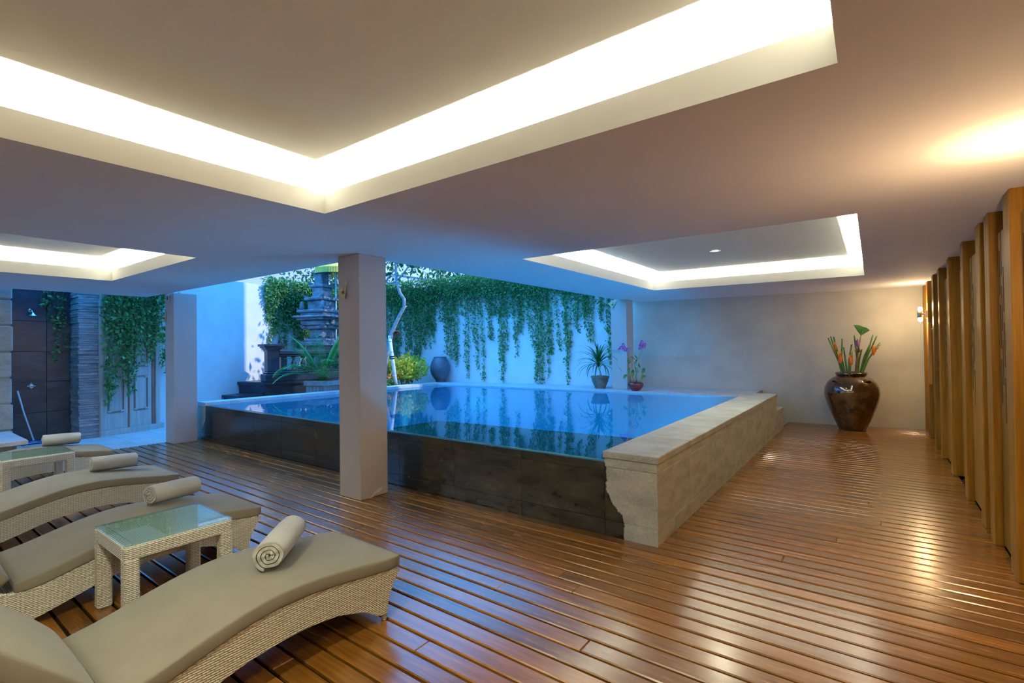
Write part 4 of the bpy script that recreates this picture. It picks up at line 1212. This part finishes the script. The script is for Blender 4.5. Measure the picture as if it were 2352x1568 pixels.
def make_lounger():
    root = empty('sun_lounger', (0, 0, 0))
    ft = smooth_path([(y, z-.083) for y, z in CT] + [(.50, .235), (.40, .33), (.28, .47), (.16, .60), (.04, .73), (-.06, .80)], 60)
    by = [-.06, .1, .3, .5, .6, .7, .8, .99, 1.1, 1.27, 1.4, 1.56, 1.72, 1.82, 1.9]
    bz = [.05, .025, .015, .02, .032, .055, .085, .146, .170, .187, .188, .170, .121, .075, .045]
    def panel(x0, x1):
        vs = []; nv = 7; N = len(ft)
        for i in range(N):
            y, zt = ft[i]
            zb = np.interp(min(y, 1.9), by, bz)
            for j in range(nv):
                v = j/(nv-1)
                fy = y if y < 1.75 else 1.75 + (y-1.75)*(.145+.10*v*v)/.245
                vs.append((fy, zb+(zt-zb)*v))
        m_ = MB()
        A = [(x0, y, z) for y, z in vs]; B = [(x1, y, z) for y, z in vs]
        fa = [(i*nv+j, i*nv+j+1, (i+1)*nv+j+1, (i+1)*nv+j) for i in range(N-1) for j in range(nv-1)]
        m_.add(A + B, fa + [tuple(q+N*nv for q in reversed(f)) for f in fa])
        b = N*nv
        rim = [i*nv for i in range(N)] + [(N-1)*nv+j for j in range(1, nv)] + [i*nv+nv-1 for i in range(N-2, -1, -1)] + [j for j in range(nv-2, 0, -1)]
        m_.add(A + B, [(rim[k], rim[k-1], rim[k-1]+b, rim[k]+b) for k in range(len(rim))])
        return m_
    HW = .345
    for s in (-1, 1):
        p = panel(s*HW, s*(HW-.03)).build('side_panel', MAT['wicker'], root)
        line = [(s*(HW-.012), (y if y < 1.75 else 1.75+(y-1.75)), z+.002) for y, z in ft if y < 1.99]
        MB().tube(line, .013, 8).build('braided_edge', MAT['wicker'], p)
    # foot-end panel and the woven bed under the cushion
    m_ = MB(); prof = [(1.895, .05), (1.90, .10), (1.915, .15), (1.94, .20), (1.975, .25), (1.985, .268)]
    vs = [(x, y, z) for y, z in prof for x in (-HW, HW)] + [(x, y-.02, z) for y, z in prof for x in (-HW, HW)]
    n = len(prof)
    fs = [(2*i, 2*i+1, 2*i+3, 2*i+2) for i in range(n-1)] + [(2*n+2*i+2, 2*n+2*i+3, 2*n+2*i+1, 2*n+2*i) for i in range(n-1)]
    m_.add(vs, fs); m_.build('foot_panel', MAT['wicker'], root)
    m_ = MB(); vs = [(x, y, z-.004) for y, z in ft for x in (-HW+.02, HW-.02)]
    m_.add(vs, [(2*i, 2*i+1, 2*i+3, 2*i+2) for i in range(len(ft)-1)]); m_.build('woven_bed', MAT['wicker'], root)
    for sx in (-1, 1):
        for yy_ in (1.885, .02):
            MB().lathe([(.013, .008), (.017, .014), (.018, .085), (.016, .10)], 12).lathe([(0, 0), (.015, .001), (.016, .008), (0, .009)], 12).build('leg', MAT['wicker'], root, (sx*(HW-.02), yy_, 0))
    cushion(CT, .352, .074, 'seat_cushion', root, 1)
    cushion(BK, .352, .080, 'back_cushion', root, 1)
    return root
LX = [(-2.33, 'taupe-cushioned wicker lounger nearest the camera'), (-3.97, 'taupe-cushioned wicker lounger just behind the nearer glass-topped table'),
      (-5.73, 'third wicker lounger from the camera, between the two tables'), (-7.86, 'farthest wicker lounger near the slate pillar')]
proto = make_lounger()
for i, (xr, lab) in enumerate(LX):
    o = proto if i == 0 else copy_tree(proto)
    o.location = (xr-.35, (0, -.02, .02, .04)[i], 0)
    prop(o, lab, 'sun lounger', 'sun loungers in a row on the deck')

# ---- rolled towels
def make_towel(L, R):
    turns = 3.4; n = 170; th = R/(turns+.9)*.86
    prof_o = []; prof_i = []
    for i in range(n+1):
        a = 2*math.pi*turns*i/n - 2*math.pi*turns - 1.9
        r = .012 + (R-.012)*(i/n)
        w = 1 + .025*math.sin(2*a+.7) + .01*math.sin(5*a)
        prof_o.append((r*w*math.cos(a), r*w*math.sin(a)))
        ri = max(r-th, .003)
        prof_i.append((ri*w*math.cos(a), ri*w*math.sin(a)))
    m_ = MB()
    loop = prof_o + prof_i[::-1]
    N = len(loop)
    st = [(-L/2, .93), (-L/2+.012, 1.0), (-L/4, 1.02), (0, 1.03), (L/4, 1.02), (L/2-.012, .99), (L/2, .93)]
    vs = []
    for y, s in st:
        for (x, z) in loop:
            vs.append((x*s, y + .003*math.sin(5*math.atan2(z, x)+y*20), z*s*.95))
    fs = []
    for i in range(len(st)-1):
        for k in range(N):
            k2 = (k+1) % N
            fs.append((i*N+k, i*N+k2, (i+1)*N+k2, (i+1)*N+k))
    m_.add(vs, fs, True)
    for base, rev in ((0, False), ((len(st)-1)*N, True)):
        for k in range(n):
            q = (base+k, base+N-1-k, base+N-2-k, base+k+1)
            m_.f.append(q if rev else q[::-1]); m_.s.append(False)
    return m_
TW = [((-2.59, 1.33), (-2.90, 1.63), .090, 'rolled grey towel on the nearest lounger'), ((-4.44, 1.38), (-4.52, 1.69), .088, 'rolled grey towel on the lounger just behind the nearer table'),
      ((-6.20, 1.44), (-6.18, 1.76), .085, 'rolled grey towel on the third lounger from the camera'), ((-8.46, 1.48), (-8.44, 1.80), .085, 'rolled grey towel on the farthest lounger by the slate pillar')]
for (a, b, R, lab) in TW:
    a = Vector((*a, 0)); b = Vector((*b, 0)); c = (a+b)/2; d = b-a
    o = make_towel(d.length+.04, R).build('rolled_towel', MAT['towel'], None, uv=False)
    zt = np.interp(c.y, [p[0] for p in CT][::-1], [p[1] for p in CT][::-1]) + .012
    o.location = (c.x, c.y, zt + R*.94)
    sl = math.atan2(.02, .3)
    o.rotation_euler = (-.03, 0, math.atan2(d.y, d.x)-math.pi/2)
    prop(o, lab, 'towel', 'rolled towels on the loungers')

# ---- side tables
def make_table():
    root = empty('side_table', (0, 0, 0))
    W_, D_, H_ = .285, .29, .50
    MB().cbox((-W_, -D_, H_-.085), (-W_+.055, D_, H_), .012).build('apron', MAT['wicker'], root)
    MB().cbox((W_-.055, -D_, H_-.085), (W_, D_, H_), .012).build('apron', MAT['wicker'], root)
    MB().cbox((-W_+.055, -D_, H_-.085), (W_-.055, -D_+.055, H_), .006).build('apron', MAT['wicker'], root)
    MB().cbox((-W_+.055, D_-.055, H_-.085), (W_-.055, D_, H_), .006).build('apron', MAT['wicker'], root)
    MB().box((-W_+.055, -D_+.055, H_-.03), (W_-.055, D_-.055, H_-.004)).build('woven_top', MAT['wicker'], root)
    for sx in (-1, 1):
        for sy in (-1, 1):
            x0 = sx*W_ - (.075 if sx > 0 else 0); y0 = sy*D_ - (.075 if sy > 0 else 0)
            MB().cbox((x0, y0, 0), (x0+.075, y0+.075, H_-.07), .010).build('leg', MAT['wicker'], root)
    MB().cbox((-W_+.004, -D_+.004, H_+.001), (W_-.004, D_-.004, H_+.009), .0015).build('glass_top', MAT['glass'], root, uv=False)
    return root
t0 = make_table()
t0.location = (-3.675, 1.21, 0)
prop(t0, 'cream wicker side table with glass top nearest the camera', 'table', 'wicker side tables between the loungers')
t1 = copy_tree(t0)
t1.location = (-7.45, 1.215, 0)
prop(t1, 'farther cream wicker table with glass top at the left edge', 'table', 'wicker side tables between the loungers')

# ================================================================== LAMPS
def sconce(y, label, p_up, p_dn, p_om):
    e = empty('wall_lamp', (.745, y, 2.07), 0, label, 'lamp', 'up-and-down wall lamps')
    MB().cbox((-.012, -.05, -.07), (0, .05, .07), .003).build('back_plate', MAT['steel'], e)
    MB().tube([(-.085, 0, -.055), (-.085, 0, .055)], .045, 20).build('housing', MAT['steel'], e)
    MB().cbox((-.06, -.012, -.015), (-.01, .012, .015), .002).build('arm', MAT['steel'], e)
    for s in (-1, 1):
        MB().lathe([(.034*math.sin(q*math.pi/10), -.04*math.cos(q*math.pi/10)) for q in range(11)], 24).build('bulb', MAT['bulb'], e, (-.085, 0, s*.085))
        ld = bpy.data.lights.new('lamp_beam', 'SPOT'); ld.energy = p_up if s > 0 else p_dn
        ld.color = (1, .62, .28); ld.spot_size = math.radians(100); ld.spot_blend = .5; ld.shadow_soft_size = .03
        pd = bpy.data.lights.new('lamp_glow', 'POINT'); pd.energy = p_om; pd.color = (1, .68, .34); pd.shadow_soft_size = .03
        po = bpy.data.objects.new('lamp_glow', pd); COL.objects.link(po); po.parent = e; po.location = (-.10, 0, s*.14)
        lo = bpy.data.objects.new('lamp_beam', ld); COL.objects.link(lo); lo.parent = e
        lo.location = (-.085, 0, s*.13)
        lo.rotation_euler = (math.pi if s > 0 else 0, 0, 0)
    return e
sconce(3.46, 'chrome up-and-down wall lamp just beyond the right edge of the picture', 9, 30, 9)
sconce(10.82, 'glowing chrome wall lamp at the far end of the timber wall', 6, 20, 9)
for (x, y, lab) in ((-1.75, 7.19, 'small round downlight in the coffer over the pool'), (-1.68, -.04, 'round downlight in the big coffer over the loungers, out of view'), (-7.3, .13, 'round downlight in the left coffer, out of view')):
    e = empty('ceiling_downlight', (x, y, ZC+TOPH), 0, lab, 'lamp', 'downlights in the coffers')
    MB().lathe([(.055, -.001), (.07, -.004), (.07, -.010), (.055, -.012), (.05, -.004)], 28, cap=False).build('ring', MAT['steel'], e)
    MB().lathe([(0, -.006), (.05, -.006), (.05, -.002), (0, -.002)], 24).build('diffuser', MAT['led'], e)
    ld = bpy.data.lights.new('lamp_beam', 'SPOT'); ld.energy = DOWN_W*(.35 if y > 5 else .55 if x < -5 else 1.0); ld.color = (1, .93, .66); ld.spot_size = math.radians(150); ld.spot_blend = .7; ld.shadow_soft_size = .12
    lo = bpy.data.objects.new('lamp_beam', ld); COL.objects.link(lo); lo.parent = e; lo.location = (0, 0, -.03)
e = empty('orange_bar', (.742, 9.86, 0), 0, 'long upright orange wooden handle on the timber wall near the far lamp', 'bar')  # bar made up to give the orange strip near the lamp
MB().cbox((-.05, -.02, .95), (-.015, .02, 1.90), .004).build('bar_body', MAT['bar'], e, uv=False)
for z in (1.05, 1.8):
    MB().cbox((-.02, -.012, z-.012), (.002, .012, z+.012), .002).build('standoff', MAT['steel'], e)
